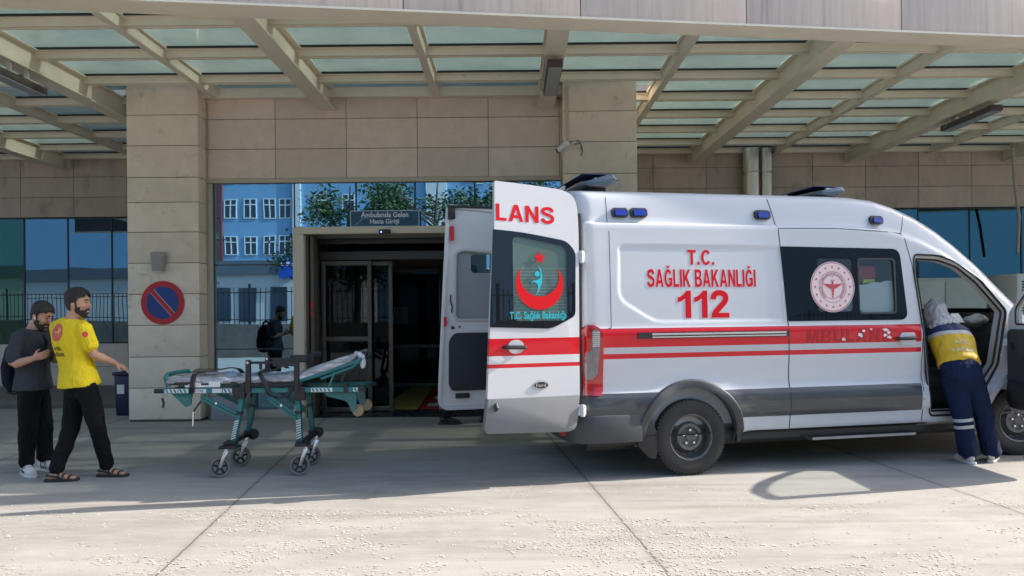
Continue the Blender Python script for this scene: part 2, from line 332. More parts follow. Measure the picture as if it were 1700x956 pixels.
# ================================================================ ground
def ground_mat():
    m, N, L, b = NM('concrete_apron')
    tc = N.new('ShaderNodeTexCoord')
    def nz(scale, detail, rough=.6, stretch=None):
        n = N.new('ShaderNodeTexNoise'); n.inputs['Scale'].default_value = scale; n.inputs['Detail'].default_value = detail; n.inputs['Roughness'].default_value = rough
        if stretch:
            mp = N.new('ShaderNodeMapping'); mp.inputs['Scale'].default_value = stretch; L.new(tc.outputs['Object'], mp.inputs[0]); L.new(mp.outputs[0], n.inputs[0])
        else: L.new(tc.outputs['Object'], n.inputs[0])
        return n.outputs[0]
    def rng(v, a, b2, c, d):
        r = N.new('ShaderNodeMapRange'); r.inputs[1].default_value = a; r.inputs[2].default_value = b2; r.inputs[3].default_value = c; r.inputs[4].default_value = d; L.new(v, r.inputs[0]); return r.outputs[0]
    def mix(f, a, c, mode='MIX'):
        x = N.new('ShaderNodeMix'); x.data_type = 'RGBA'; x.blend_type = mode
        if isinstance(f, float): x.inputs[0].default_value = f
        else: L.new(f, x.inputs[0])
        for i, v in ((6, a), (7, c)):
            if isinstance(v, tuple): x.inputs[i].default_value = (*v, 1)
            else: L.new(v, x.inputs[i])
        return x.outputs[2]
    big = nz(.55, 5, .6, (.45, 1.5, 1)); mid = nz(3.2, 9, .74, (.45, 1.5, 1)); fine = nz(120, 4, .7)
    c = mix(rng(big, .35, .68, 0, 1), (.245, .23, .208), (.35, .33, .297))
    c = mix(rng(mid, .42, .70, 0, .75), c, (.40, .378, .342))
    c = mix(rng(fine, .5, .75, 0, .45), c, (.17, .15, .13))
    streak = nz(1.4, 6, .6, (.18, 2.6, 1)); c = mix(rng(streak, .54, .74, 0, .62), c, (.165, .135, .105))
    oil = nz(1.1, 3, .5); c = mix(rng(oil, .68, .80, 0, .5), c, (.10, .09, .085))
    spk = N.new('ShaderNodeTexVoronoi'); spk.inputs['Scale'].default_value = 55; L.new(tc.outputs['Object'], spk.inputs[0])
    c = mix(rng(spk.outputs['Distance'], .03, .14, .8, 0), c, (.50, .46, .40))
    # saw-cut joints running away from the viewer, every three metres, slightly skewed
    sx = N.new('ShaderNodeSeparateXYZ'); L.new(tc.outputs['Object'], sx.inputs[0])
    def math_(op, a, v=None):
        n = N.new('ShaderNodeMath'); n.operation = op; L.new(a, n.inputs[0])
        if v is not None:
            if isinstance(v, float): n.inputs[1].default_value = v
            else: L.new(v, n.inputs[1])
        return n.outputs[0]
    wob = math_('MULTIPLY', nz(6, 3), .02)
    q = math_('ADD', math_('ADD', sx.outputs[0], math_('MULTIPLY', sx.outputs[1], .095)), wob)
    q = math_('ADD', q, 30.5 + .18)
    md = math_('MODULO', q, 3.05); ds = math_('ABSOLUTE', math_('SUBTRACT', md, 1.525))
    c = mix(rng(ds, .004, .010, .85, 0), c, (.055, .047, .04))
    c = mix(rng(ds, .01, .06, .25, 0), c, (.15, .13, .11))
    L.new(c, b.inputs['Base Color']); b.inputs['Roughness'].default_value = .82
    bp = N.new('ShaderNodeBump'); bp.inputs['Strength'].default_value = .35; bp.inputs['Distance'].default_value = .006; L.new(nz(70, 6, .7), bp.inputs['Height']); L.new(bp.outputs[0], b.inputs['Normal'])
    return m
g = MB(); g.box(-150, 150, -150, 150, -.4, 0); structure(g.build('ground', ground_mat(), smooth=0))
pv = MB(); pv.box(-40, -5.62, 12.6, 15.55, 0, .10); structure(pv.build('pavement', pm('pavement_concrete', (.17, .15, .13), .85, var=.2, vscale=3, bump=.2), bevel=.01))

# ================================================================ hospital building: walls, pillars, glazing, entrance
hb = thing('hospital_building', 'stone clad hospital building with a dark entrance between two pillars and mirrored glazing', 'building', (0, 11, 0))
def part(mb, name, mat, **k):
    o = mb.build(name, mat, hb, **k); o.location = (0, -11, 0); return o
def tiles(x0, x1, Y, rows, width, first, mat, name, thick=.03, gap=.008):
    t = MB(); back = MB(); back.box(x0 + .003, x1 - .003, Y + .012, Y + .30, rows[0] + .003, rows[-1] - .003)
    for z0, z1 in zip(rows, rows[1:]):
        x = first
        while x > x0: x -= width
        while x < x1:
            a, b = max(x, x0), min(x + width, x1)
            if b - a > .03: t.box(a + gap / 2, b - gap / 2, Y + random.uniform(-.0015, .0015), Y + .028, z0 + gap / 2, z1 - gap / 2)
            x += width
    part(t, name, mat, bevel=.003, segs=1); part(back, 'wall_core', M['joint'])
YW, YP, YR = 11.2, 10.9, 15.6
XL0, XL1, XR0, XR1 = -5.56, -4.526, .76, 1.83
tiles(XL1, XR0, YW, [3.56, 4.0, 4.446, 4.89, 5.34, 5.78, 6.2], 1.057, -3.50, M['stone'], 'wall')
# recessed wings left and right of the entrance block
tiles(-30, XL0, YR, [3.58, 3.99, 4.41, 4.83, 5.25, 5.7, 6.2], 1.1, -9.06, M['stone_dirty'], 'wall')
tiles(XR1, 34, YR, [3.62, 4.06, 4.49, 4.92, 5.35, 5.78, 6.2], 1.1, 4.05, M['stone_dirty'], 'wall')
tiles(-30, XL0, YR, [0, .48, .96], 1.1, -9.06, M['stone'], 'wall')
tiles(XR1, 34, YR, [0, .48, .96], 1.1, 4.05, M['stone'], 'wall')
for x0, x1, side in ((XL0, XL1, 0), (XR0, XR1, 1)):
    p = MB(); zs = [.03, .49, .94, 1.40, 1.85, 2.30, 2.747, 3.18, 3.54, 4.0, 4.445, 4.9, 5.35, 5.8, 6.2]
    for a, b in zip(zs, zs[1:]): p.box(x0 + random.uniform(0, .002), x1, YP + random.uniform(0, .003), YP + .9, a + .004, b - .004)
    part(p, 'pillar', M['stone_pillar'], bevel=.006); c = MB(); c.box(x0 + .015, x1 - .015, YP + .015, YP + .88, 0, 6.19); part(c, 'pillar_core', M['joint'])
s = MB(); s.box(XL0 + .02, XL0 + .3, YP + .9, YR + .1, 0, 6.2); s.box(XR1 - .3, XR1 - .02, YP + .9, YR + .1, 0, 6.2); part(s, 'side_wall', M['stone'])
s = MB(); s.box(XL0 + .03, XR1 - .03, YP + .2, YR, 6.2, 6.25); s.box(-30, 34, YR + .32, YR + 6, 0, 9); part(s, 'roof', M['stone_dirty'])
# entrance glazing
t = MB(); t.box(XL1, XR0, YW - .035, YW + .04, 3.495, 3.557); t.box(XL1 + .002, XL1 + .09, YW - .02, YW + .05, .0, 3.49); part(t, 'window_trim', M['trim'], bevel=.004)
def pane(x0, x1, z0, z1, Y, mat=None, tilt=.004):
    cx, cz = (x0 + x1) / 2, (z0 + z1) / 2; a, b = random.uniform(-tilt, tilt), random.uniform(-tilt, tilt)
    m = MB(); vs = [m.bm.verts.new((x, Y + (x - cx) * a + (z - cz) * b + dy, z)) for dy in (0, .012) for x, z in ((x0, z0), (x1, z0), (x1, z1), (x0, z1))]
    for f in ((0, 1, 2, 3), (7, 6, 5, 4), (0, 4, 5, 1), (1, 5, 6, 2), (2, 6, 7, 3), (3, 7, 4, 0)): m.bm.faces.new([vs[i] for i in f])
    part(m, 'window_pane', mat or M['mirror'], smooth=0)
gl0, jamb0, jamb1, dr1 = -4.435, -3.226, -2.957, .73
for z0, z1 in ((.13, 1.02), (1.035, 2.275), (2.29, 3.49)): pane(gl0, jamb0 - .01, z0, z1, YW + .03)
for x0, x1 in zip([jamb0, -2.31, -1.43, -.54], [-2.31, -1.43, -.54, XR0]): pane(x0 + .006, x1 - .006, 2.83, 3.49, YW + .03)
fr = MB()
for x in (-2.31, -1.43, -.54): fr.box(x - .012, x + .012, YW + .018, YW + .07, 2.83, 3.49)
fr.box(gl0, jamb0, YW + .02, YW + .07, 1.02, 1.035); fr.box(gl0, jamb0, YW + .02, YW + .07, 2.275, 2.29); fr.box(gl0 - .03, gl0, YW + .01, YW + .07, 0, 3.49); fr.box(jamb0 - .012, jamb0 + .004, YW + .016, YW + .07, .0, 3.49)
part(fr, 'window_frame', M['darkframe'])
fr = MB(); fr.box(gl0 + .002, jamb0 - .014, YW - .01, YW + .09, .002, .125); part(fr, 'window_sill', M['trim'], bevel=.004)
# door surround
df = MB(); df.box(jamb0, jamb0 + .16, YW - .10, YW + .35, 0, 2.72); df.box(jamb0, dr1 + .02, YW - .102, YW + .35, 2.722, 2.826); df.box(dr1 - .14, dr1 + .02, YW - .10, YW + .35, 0, 2.72)
part(df, 'door_frame', pm('door_surround', (.64, .55, .43), .45, var=.05), bevel=.006)
dj = MB(); dj.box(jamb0 + .162, jamb0 + .20, YW + .02, YW + .30, 0, 2.70); dj.box(jamb0 + .23, jamb1 + .01, YW + .0, YW + .30, .0, 2.70); part(dj, 'door_frame', M['frame'], bevel=.004)
st = MB(); st.box(jamb0 + .236, jamb1 + .004, YW - .006, YW - .001, 1.50, 1.58); st.box(jamb0 + .236, jamb1 + .004, YW - .006, YW - .001, 1.62, 1.73); part(st, 'warning_sticker', M['red'])
# vestibule and corridor
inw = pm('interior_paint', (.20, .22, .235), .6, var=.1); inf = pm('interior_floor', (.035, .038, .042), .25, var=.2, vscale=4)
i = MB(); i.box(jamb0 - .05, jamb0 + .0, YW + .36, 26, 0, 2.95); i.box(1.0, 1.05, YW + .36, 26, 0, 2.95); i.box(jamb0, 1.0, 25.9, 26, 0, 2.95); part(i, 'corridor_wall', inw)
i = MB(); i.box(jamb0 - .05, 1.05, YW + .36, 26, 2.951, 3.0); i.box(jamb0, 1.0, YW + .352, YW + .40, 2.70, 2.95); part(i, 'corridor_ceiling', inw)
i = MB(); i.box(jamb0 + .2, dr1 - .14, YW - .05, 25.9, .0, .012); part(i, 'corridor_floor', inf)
def leaf(x0, x1, Y, z1, rails, mat, mul=()):
    o = MB(); o.box(x0, x0 + .06, Y, Y + .05, .014, z1); o.box(x1 - .06, x1, Y, Y + .05, .014, z1)
    for z in rails: o.box(x0 + .06, x1 - .06, Y + .003, Y + .047, z - .035, z + .035)
    for x in mul: o.box(x - .03, x + .03, Y + .001, Y + .049, .05, z1 - .04)
    f = part(o, 'sliding_door', mat, bevel=.004)
    q = MB(); q.box(x0 + .05, x1 - .05, Y + .02, Y + .03, .05, z1 - .03); gq = q.build('door_pane', M['doorglass'], f, smooth=0)
    return f
leaf(jamb1 + .02, -2.17, YW + .42, 2.36, (.06, 1.15, 2.32), M['frame'])
leaf(-2.36, -1.86, YW + .52, 2.36, (.06, 2.32), M['frame'])
h = MB(); h.box(jamb1, dr1 - .14, YW + .41, YW + .62, 2.37, 2.50); h.box(jamb1, dr1 - .14, YW + .43, YW + .60, 2.62, 2.70); part(h, 'door_header', pm('dark_bronze', (.05, .045, .04), .5), bevel=.004)
leaf(-2.9, -1.42, 15.4, 2.45, (.06, .85, 2.41), pm('inner_frame', (.16, .16, .15), .4)); leaf(-1.40, -.2, 15.44, 2.45, (.06, .85, 1.95, 2.41), pm('inner_frame2', (.16, .16, .15), .4), (-.75,)); leaf(-.18, .98, 15.4, 2.45, (.06, .85, 2.41), pm('inner_frame3', (.16, .16, .15), .4))
n_ = MB(); n_.box(-2.55, -2.12, 15.36, 15.385, 1.32, 1.66); part(n_, 'notice_board', pm('notice', (.12, .14, .16), .4))
LM = emit('strip_light', (.9, .95, 1), 22)
k = MB(); k.box(jamb0, 1.0, 14.2, 25.9, 2.652, 2.70); part(k, 'corridor_ceiling', inw)
for x, y, l in ((-2.52, 16.0, .48), (-2.05, 16.9, .10), (-1.88, 17.0, .26), (-1.98, 18.4, .32), (-1.70, 19.2, .14), (-.6, 17.5, .5)):
    k = MB(); k.box(x, x + l, y, y + .10, 2.61, 2.651); part(k, 'ceiling_light', LM)
# floor stickers that lead in
fs = MB(); fs.prism([(-2.13, 11.95), (-1.52, 11.95), (-1.75, 20), (-2.02, 20)], lambda a, b, t: Vector((a, b, t)), .0125, .016); structure_st = part(fs, 'floor_marking', pm('yellow_floor_sticker', (.45, .36, .10), .5, var=.25, vscale=9), smooth=0)
fs = MB(); fs.prism([(-1.50, 11.95), (-.98, 11.95), (-1.38, 20), (-1.72, 20)], lambda a, b, t: Vector((a, b, t)), .0125, .016); fm = part(fs, 'floor_marking', pm('red_floor_sticker', (.42, .03, .04), .5, var=.2, vscale=9), smooth=0)
fs = MB()
for k in range(7):
    y = 12.3 + k * 1.0; fs.prism([(-1.40, y), (-1.12, y), (-1.16, y + .42), (-1.42, y + .42)], lambda a, b, t: Vector((a, b, t)), .0163, .0175)
fs.build('floor_lettering', M['white'], fm, smooth=0)
# recessed glazing left and right
for sgn, xa, xb, z0, z1, w0, ph in ((0, -28, XL0 + .0, .97, 3.57, .91, -5.56), (1, XR1, 32, .97, 3.61, 1.07, 8.44)):
    x = ph; xs = []
    while x > xa - w0: x -= w0
    while x < xb + w0: xs.append(min(max(x, xa), xb)); x += w0
    xs = sorted(set(round(v, 4) for v in xs)); far = MB(); fr = MB()
    for a, b in zip(xs, xs[1:]):
        vis = (-11 < (a + b) / 2 < 11.5)
        if vis: pane(a + .012, b - .012, z0 + .02, z1 - .02, YR + .03, M['green_reflection'] if b < -9.5 else M['mirror_dark'] if sgn else M['mirror_wing'])
        else: far.box(a + .012, b - .012, YR + .03, YR + .04, z0 + .02, z1 - .02)
        if vis: fr.box(b - .014, b + .012, YR + .015, YR + .05, z0 + .02, z1 - .02)
    fr.box(xa, xb, YR + .01, YR + .06, z0, z0 + .02); fr.box(xa, xb, YR + .01, YR + .06, z1 - .02, z1)
    if not sgn: fr.box(xa, xb, YR + .02, YR + .05, 1.98, 1.995)
    part(far, 'window_pane', M['mirror']); part(fr, 'window_frame', M['darkframe'])
    b_ = MB(); b_.box(xa, xb, YR + .07, YR + .30, z0, z1); part(b_, 'wall_core', M['joint'])

# ================================================================ canopy
can = thing('entrance_canopy', 'wide steel and glass canopy with a stained stone coloured fascia over the ambulance bay', 'canopy', (0, 7.2, 4.3))
def cpart(mb, name, mat, parent=None, **k):
    o = mb.build(name, mat, parent or can, **k)
    if parent is None: o.location = (0, -7.2, -4.3)
    return o
ZF = lambda x: .008 * min(max(x, 0), 8)
YF = lambda x: 7.08 + (.15 if x > 0 else .128) * x
CX0, CX1 = -15.0, 27.0  # right end lengthened out of view to keep low sun off the bay
# fascia: panels 1.5 m wide with open joints, soffit strip behind
edges = [CX0]; x = -12.6
while x < CX1: edges.append(x); x += 1.66
edges.append(CX1)
for a, b in zip(edges, edges[1:]):
    q = MB(); q.prism([(a + .004, YF(a)), (b - .004, YF(b)), (b - .004, YF(b) + .06), (a + .004, YF(a) + .06)], lambda u, v, t: Vector((u, v, t + ZF(u))), 4.36, 5.62); cpart(q, 'fascia_panel', M['fascia'], bevel=.004)
xs = [CX0 + (CX1 - CX0) * k / 30 for k in range(31)]
for z0, z1, dy0, dy1, nm, mt in ((4.335, 4.357, -.012, .30, 'soffit_trim', M['beam']), (4.36, 5.6, .062, .22, 'gutter', M['joint']), (5.622, 5.66, -.03, .34, 'coping', M['trim'])):
    q = MB(); q.rings([[Vector((x, YF(x) + dy0, z0 + ZF(x))), Vector((x, YF(x) + dy1, z0 + ZF(x))), Vector((x, YF(x) + dy1, z1 + ZF(x))), Vector((x, YF(x) + dy0, z1 + ZF(x)))] for x in xs]); cpart(q, nm, mt, smooth=20)
def inblock(x, y): return XL0 < x < XR1 and y > YP
beams = [-12.49, -9.23, -5.97, -2.71, .53, 3.79, 7.05, 10.31, 13.57, 16.83, 20.1, 23.4]
def ibeam(x, y0, y1, z0, z1, w, tf, tw):
    q = MB(); q.box(x - w / 2, x + w / 2, y0, y1, z0, z0 + tf); q.box(x - w / 2, x + w / 2, y0, y1, z1 - tf, z1); q.box(x - tw / 2, x + tw / 2, y0 + .002, y1 - .002, z0 + tf, z1 - tf); return q
for x in beams:
    y1 = YW - .01 if XL0 < x < XR1 else YR - .02
    q = ibeam(x, YF(x) + .225, y1, 4.56, 4.86, .24, .018, .10); ob = cpart(q, 'beam', M['beam'], bevel=.003, segs=1)
    pl = MB(); pl.box(x - .13, x + .13, y1 - .008, y1 - .001, 4.562, 4.90); cpart(pl, 'beam_plate', M['beam'])
for a, b in zip(beams, beams[1:]):
    x = (a + b) / 2; y1 = YW - .01 if XL0 < x < XR1 else YR - .02
    q = MB(); q.box(x - .05, x + .05, YF(x) + .225, y1, 4.725, 4.855); q.box(x - .085, x + .085, YF(x) + .225, y1, 4.856, 4.885); cpart(q, 'rafter', M['beam'], bevel=.003, segs=1)
allx = sorted(beams + [(a + b) / 2 for a, b in zip(beams, beams[1:])])
prow = [8.4 + 1.05 * k for k in range(7)] + [15.5]
def purlin(xa, xb, y):
    q = MB(); sec = [(-.055, 4.765), (-.02, 4.765), (-.018, 4.772), (.02, 4.772), (.022, 4.765), (.055, 4.765), (.055, 4.846), (.09, 4.846), (.09, 4.872), (-.09, 4.872), (-.09, 4.846), (-.055, 4.846)]
    q.rings([[Vector((x, y + a, z)) for a, z in sec] for x in (xa, xb)]); cpart(q, 'purlin', M['beam'], bevel=.003, segs=1)
    q = MB(); q.box(xa, xb, y - .105, y - .0915, 4.862, 4.889); cpart(q, 'gasket', M['black'], smooth=0)
for y in prow:
    xe = CX1
    while xe > CX0 and y < YF(xe) + .36: xe -= .2
    if y > YP: purlin(CX0, XL0 - .01, y); purlin(XR1 + .01, xe, y)
    else: purlin(CX0, xe, y)
# a purlin against the block wall, then the glass
q = MB(); q.box(XL0, XR1, YW - .14, YW - .03, 4.73, 4.87); cpart(q, 'purlin', M['beam'])
def canopy_glass():
    m, N, L, b = NM('canopy_glass'); N.remove(b); o = N['Material Output']
    tl = N.new('ShaderNodeBsdfTranslucent'); tl.inputs[0].default_value = (.20, .265, .24, 1); tr = N.new('ShaderNodeBsdfTransparent'); tr.inputs[0].default_value = (.66, .78, .73, 1)
    df_ = N.new('ShaderNodeBsdfDiffuse'); df_.inputs[0].default_value = (.26, .33, .30, 1)
    gl = N.new('ShaderNodeBsdfGlossy'); gl.inputs[0].default_value = (.8, .9, .9, 1); gl.inputs[1].default_value = .03
    tc = N.new('ShaderNodeTexCoord'); nz = N.new('ShaderNodeTexNoise'); nz.inputs['Scale'].default_value = 1.2; nz.inputs['Detail'].default_value = 6; L.new(tc.outputs['Object'], nz.inputs[0])
    mr = N.new('ShaderNodeMapRange'); mr.inputs[1].default_value = .3; mr.inputs[2].default_value = .75; mr.inputs[3].default_value = .17; mr.inputs[4].default_value = .05; L.new(nz.outputs[0], mr.inputs[0])
    n2 = N.new('ShaderNodeTexNoise'); n2.inputs['Scale'].default_value = 2.3; n2.inputs['Detail'].default_value = 9; n2.inputs['Roughness'].default_value = .7; L.new(tc.outputs['Object'], n2.inputs[0]); r2 = N.new('ShaderNodeMapRange'); r2.inputs[1].default_value = .35; r2.inputs[2].default_value = .72; L.new(n2.outputs[0], r2.inputs[0]); mx = N.new('ShaderNodeMix'); mx.data_type = 'RGBA'; L.new(r2.outputs[0], mx.inputs[0]); mx.inputs[6].default_value = (.18, .245, .22, 1); mx.inputs[7].default_value = (.115, .165, .145, 1); L.new(mx.outputs[2], tl.inputs[0])
    a = N.new('ShaderNodeMixShader'); a.inputs[0].default_value = .5; L.new(tl.outputs[0], a.inputs[1]); L.new(df_.outputs[0], a.inputs[2])
    c = N.new('ShaderNodeMixShader'); L.new(mr.outputs[0], c.inputs[0]); L.new(a.outputs[0], c.inputs[1]); L.new(tr.outputs[0], c.inputs[2])
    lw = N.new('ShaderNodeLayerWeight'); lw.inputs[0].default_value = .5; pw = N.new('ShaderNodeMath'); pw.operation = 'POWER'; pw.inputs[1].default_value = 5; L.new(lw.outputs['Facing'], pw.inputs[0]); m5 = N.new('ShaderNodeMapRange'); m5.inputs[3].default_value = .04; m5.inputs[4].default_value = .8; L.new(pw.outputs[0], m5.inputs[0]); d = N.new('ShaderNodeMixShader'); L.new(m5.outputs[0], d.inputs[0]); L.new(c.outputs[0], d.inputs[1]); L.new(gl.outputs[0], d.inputs[2])
    L.new(d.outputs[0], o.inputs[0]); return m
def sheet(q, x0, x1, y0, y1): q.bm.faces.new([q.bm.verts.new(v) for v in ((x0, y0, 4.892), (x1, y0, 4.892), (x1, y1, 4.892), (x0, y1, 4.892))])
M['cglass'] = canopy_glass(); outer = MB(); ys = [None] + prow
for a, b in zip(allx, allx[1:]):
    for y0, y1 in zip(ys, ys[1:]):
        ya = max(y0 if y0 else 0, YF(b) + .24)
        if y1 - ya < .12: continue
        if inblock((a + b) / 2, ya + .02):
            for ea, eb in ((a, XL0), (XR1, b)):
                if a < ea < b and eb == b or a == ea and a < eb < b: q = MB(); sheet(q, ea + .01, eb - .01, ya + .01, y1 - .01); cpart(q, 'glass_panel', M['cglass'], smooth=0)
            continue
        yb = min(y1, YW - .02) if XL0 < (a + b) / 2 < XR1 else y1
        if -10.9 < (a + b) / 2 < 11.5:
            q = MB(); sheet(q, a + .01, b - .01, ya + .01, yb - .01); cpart(q, 'glass_panel', M['cglass'], smooth=0)
        else: sheet(outer, a + .01, b - .01, ya + .01, yb - .01)
cpart(outer, 'outer_glazing', M['cglass'], smooth=0)

# ================================================================ fittings on the building
def flood(x, y0, y1, z, dx, label):
    t = thing('floodlight', label, 'lamp', (x + dx, (y0 + y1) / 2, z), group='lamps under the canopy beams'); l = (y1 - y0) / 2
    q = MB(); q.box(-.09, .09, -l, l, 0, .09); q.build('housing', pm('lamp_housing', (.07, .055, .05), .6, var=.3), t, bevel=.012)
    q = MB(); q.box(-.078, .078, -l + .03, l - .03, -.012, -.001); q.build('diffuser', pm('lamp_diffuser', (.30, .32, .33), .25), t)
    for ya in (-.04, l * .5): q = MB(); q.box(-.02, .02, ya, ya + .035, .09, 4.56 - z); q.build('bracket', M['steel'], t)
    q = MB(); q.tube([(-.05, l * .6, .09), (-.14, l * .4, .12), (-.11, l * .75, .02), (-.02, l * .9, .1)], .006, 6); q.build('wire', M['cable'], t)
flood(-5.97, 8.35, 9.5, 4.33, .05, 'lamp under the leftmost canopy beam, wires hanging loose')
flood(.53, 8.75, 9.95, 4.40, 0, 'lamp under the middle canopy beam, directly above the doorway side pillar')
flood(7.05, 10.9, 12.2, 4.40, .0, 'lamp under the right canopy beam, above the front of the ambulance')
t = thing('security_camera', 'small white security camera on the right stone pillar', 'camera', (.88, YP, 3.93))
Mx = Matrix.Rotation(R(-40), 4, 'Z') @ Matrix.Rotation(R(-28), 4, 'Y')
q = MB(); q.box(-.13, .06, -.19, -.11, -.04, .03, Mx); q.build('housing', M['white'], t, bevel=.008); q = MB(); q.box(-.15, -.131, -.19, -.11, -.035, .025, Mx); q.build('lens_hood', M['black'], t)
q = MB(); q.tube([(.06, -.002, .05), (.05, -.08, .05), (.0, -.13, .02)], .013, 8); q.build('bracket', M['white'], t)
q = MB(); q.tube([(-.02, -.005, .08), (.05, -.03, .03), (.13, -.02, .04), (.16, -.015, -.06), (.14, -.02, -.14)], .006, 6); q.tube([(.02, -.006, .07), (.10, -.02, .09), (.15, -.02, .0), (.13, -.012, -.04)], .005, 6); q.build('wire', M['black'], t)
q = MB(); q.box(.80, .835, YP - .02, YP - .001, 4.0, 4.80); tag(q.build('cable_duct', M['trim']), 'thin beige cable duct running up the right pillar above the security camera', 'cable duct')
q = MB(); q.tube([(XL1 + .03, YW - .025, 4.7), (XL1 + .035, YW - .02, 4.1), (XL1 + .025, YW - .025, 3.6), (XL1 + .03, YW - .03, 3.1), (XL1 + .02, YW - .03, 2.4), (XL1 + .025, YW - .03, 2.0)], .006, 6); tag(q.build('cable', M['cable']), 'thin grey cable hanging down beside the left pillar', 'cable')
q = MB(); q.tube([px(1692, 218, 14.9), px(1684, 250, 14.9), px(1686, 300, 14.95), px(1693, 360, 15), px(1690, 420, 15.1)], .03, 8); tag(q.build('cable', M['cable']), 'thick pale cable hanging on the back wall at the far right', 'cable')
t = thing('wall_lamp', 'square grey wall lamp above the no parking sign on the left pillar', 'lamp', (-5.08, YP, 2.31))
q = MB(); q.prism([(-.095, .14), (.095, .14), (.075, -.13), (-.075, -.13)], lambda a, b, tt: Vector((a, tt, b)), -.12, -.012); q.build('housing', pm('lamp_grey', (.30, .28, .25), .5, var=.05), t, bevel=.008)
q = MB(); q.box(-.05, .05, -.012, -.001, -.08, .08); q.box(-.06, .06, -.10, -.03, -.136, -.131); q.build('back_plate', M['steel'], t)
t = thing('no_parking_sign', 'round blue and red no parking sign on the left pillar', 'sign', (-5.05, YP, 1.725))
f = lambda a, b, tt: Vector((a, tt, b))
q = MB(); q.prism(circle(0, 0, .315, 56), f, -.012, -.002); q.build('red_disc', pm('sign_red', (.50, .012, .025), .35, var=.05), t)
q = MB(); q.prism(circle(0, 0, .235, 56), f, -.0155, -.0125); q.build('blue_disc', pm('sign_blue', (.006, .045, .22), .35, var=.08), t)
q = MB(); q.bar((-.155, -.0175, .175), (.155, -.0175, -.175), .003, .064, up=(.7, 0, .7)); bs = q.build('slash', pm('sign_red', (.50, .012, .025), .35), t)
q = MB(); q.bar((-.15, -.0172, .17), (.15, -.0172, -.17), .002, .075, up=(.7, 0, .7)); q.build('slash_border', M['white'], bs)
t = thing('entrance_sign', 'blue sign with white lettering above the entrance door', 'sign', (-1.872, YW - .04, 2.945))
q = MB(); q.prism(rrect(-.517, .517, -.125, .125, .02), f, -.02, 0); q.build('panel', pm('sign_navy', (.012, .075, .15), .3, var=.25, vscale=3), t)
q = MB(); q.holed(rrect(-.512, .512, -.12, .12, .02), [rrect(-.50, .50, -.108, .108, .015)], f, -.022, -.0205); q.build('border', pm('sign_border', (.45, .55, .60), .4), t)
q = MB(); q.tube([(-.44 + .05 * k / 6 + .12 * math.sin(k / 3), -.0215, -.09 + .03 * k) for k in range(7)], .006, 4); q.tube([(-.40 + .02 * k, -.0215, -.08 + .035 * math.sin(k / 2.2) + .012 * k) for k in range(9)], .005, 4); q.build('ornament', pm('sign_swirl', (.12, .30, .40), .4), t)
lettering('lettering', 'Ambulansla Gelen', (-.35, .35, .018, .098), lambda a, b: Vector((a, -.0225, b)), M['white'], t, .018)
lettering('lettering', 'Hasta Girişi', (-.215, .215, -.095, -.005), lambda a, b: Vector((a, -.0225, b)), M['white'], t, .018)
t = thing('door_sensor', 'small black motion sensor on the entrance door frame', 'sensor', (-1.86, YW - .104, 2.745))
q = MB(); q.prism(rrect(-.085, .085, -.03, .03, .015), f, -.05, 0); q.build('housing', M['black'], t, bevel=.005); q = MB(); q.ell((-.05, -.052, -.008), (.012, .006, .012)); q.build('lens', emit('sensor_led', (.2, .25, 1), 1.5), t)
for x, r_, lab in ((4.90, .155, 'wide stainless flue pipe on the back wall behind the ambulance roof'), (5.21, .11, 'narrow stainless flue pipe beside the wide one on the back wall')):
    t = thing('flue_pipe', lab, 'pipe', (x, 15.35, 0), group='flue pipes')
    q = MB(); q.tube([(0, 0, .2), (0, 0, 4.82)], r_, 28); q.build('pipe', M['steel'], t)
    for z in (1.2, 2.4, 3.55, 4.3): q = MB(); q.tube([(0, 0, z), (0, 0, z + .05)], r_ + .008, 28); q.box(-.02, .02, r_ - .01, .24, z + .005, z + .045); q.build('clamp', M['chrome'], t)
# white cabinets by the right wall
t = thing('louvred_cabinet', 'white metal cabinet with a louvred grille against the back wall at the far right', 'cabinet', (10.05, 14.7, 0))
q = MB(); q.box(-.45, 1.0, -.4, .6, .05, 2.18); q.build('body', M['white'], t, bevel=.01)
q = MB()
for k in range(13):
    for j in range(9): q.box(-.36 + j * .085, -.30 + j * .085, -.406, -.402, 1.35 + k * .055, 1.385 + k * .055)
q.build('grille', M['darkframe'], t, smooth=0)
t = thing('electrical_cabinet', 'white electrical cabinet seen through the open cab of the ambulance', 'cabinet', (8.3, 14.8, 0))
q = MB(); q.box(-.75, .85, -.3, .5, .05, 2.12); q.build('body', pm('cabinet_cream', (.62, .61, .56), .5, var=.06), t, bevel=.01); q = MB(); q.box(-.70, .02, -.32, -.301, .15, 2.05); q.box(.05, .80, -.32, -.301, .15, 2.05); q.build('door', pm('cabinet_cream2', (.66, .65, .60), .45, var=.05), t, bevel=.006)
q = MB(); q.box(-.04, -.02, -.345, -.321, 1.1, 1.25); q.build('handle', M['black'], t)
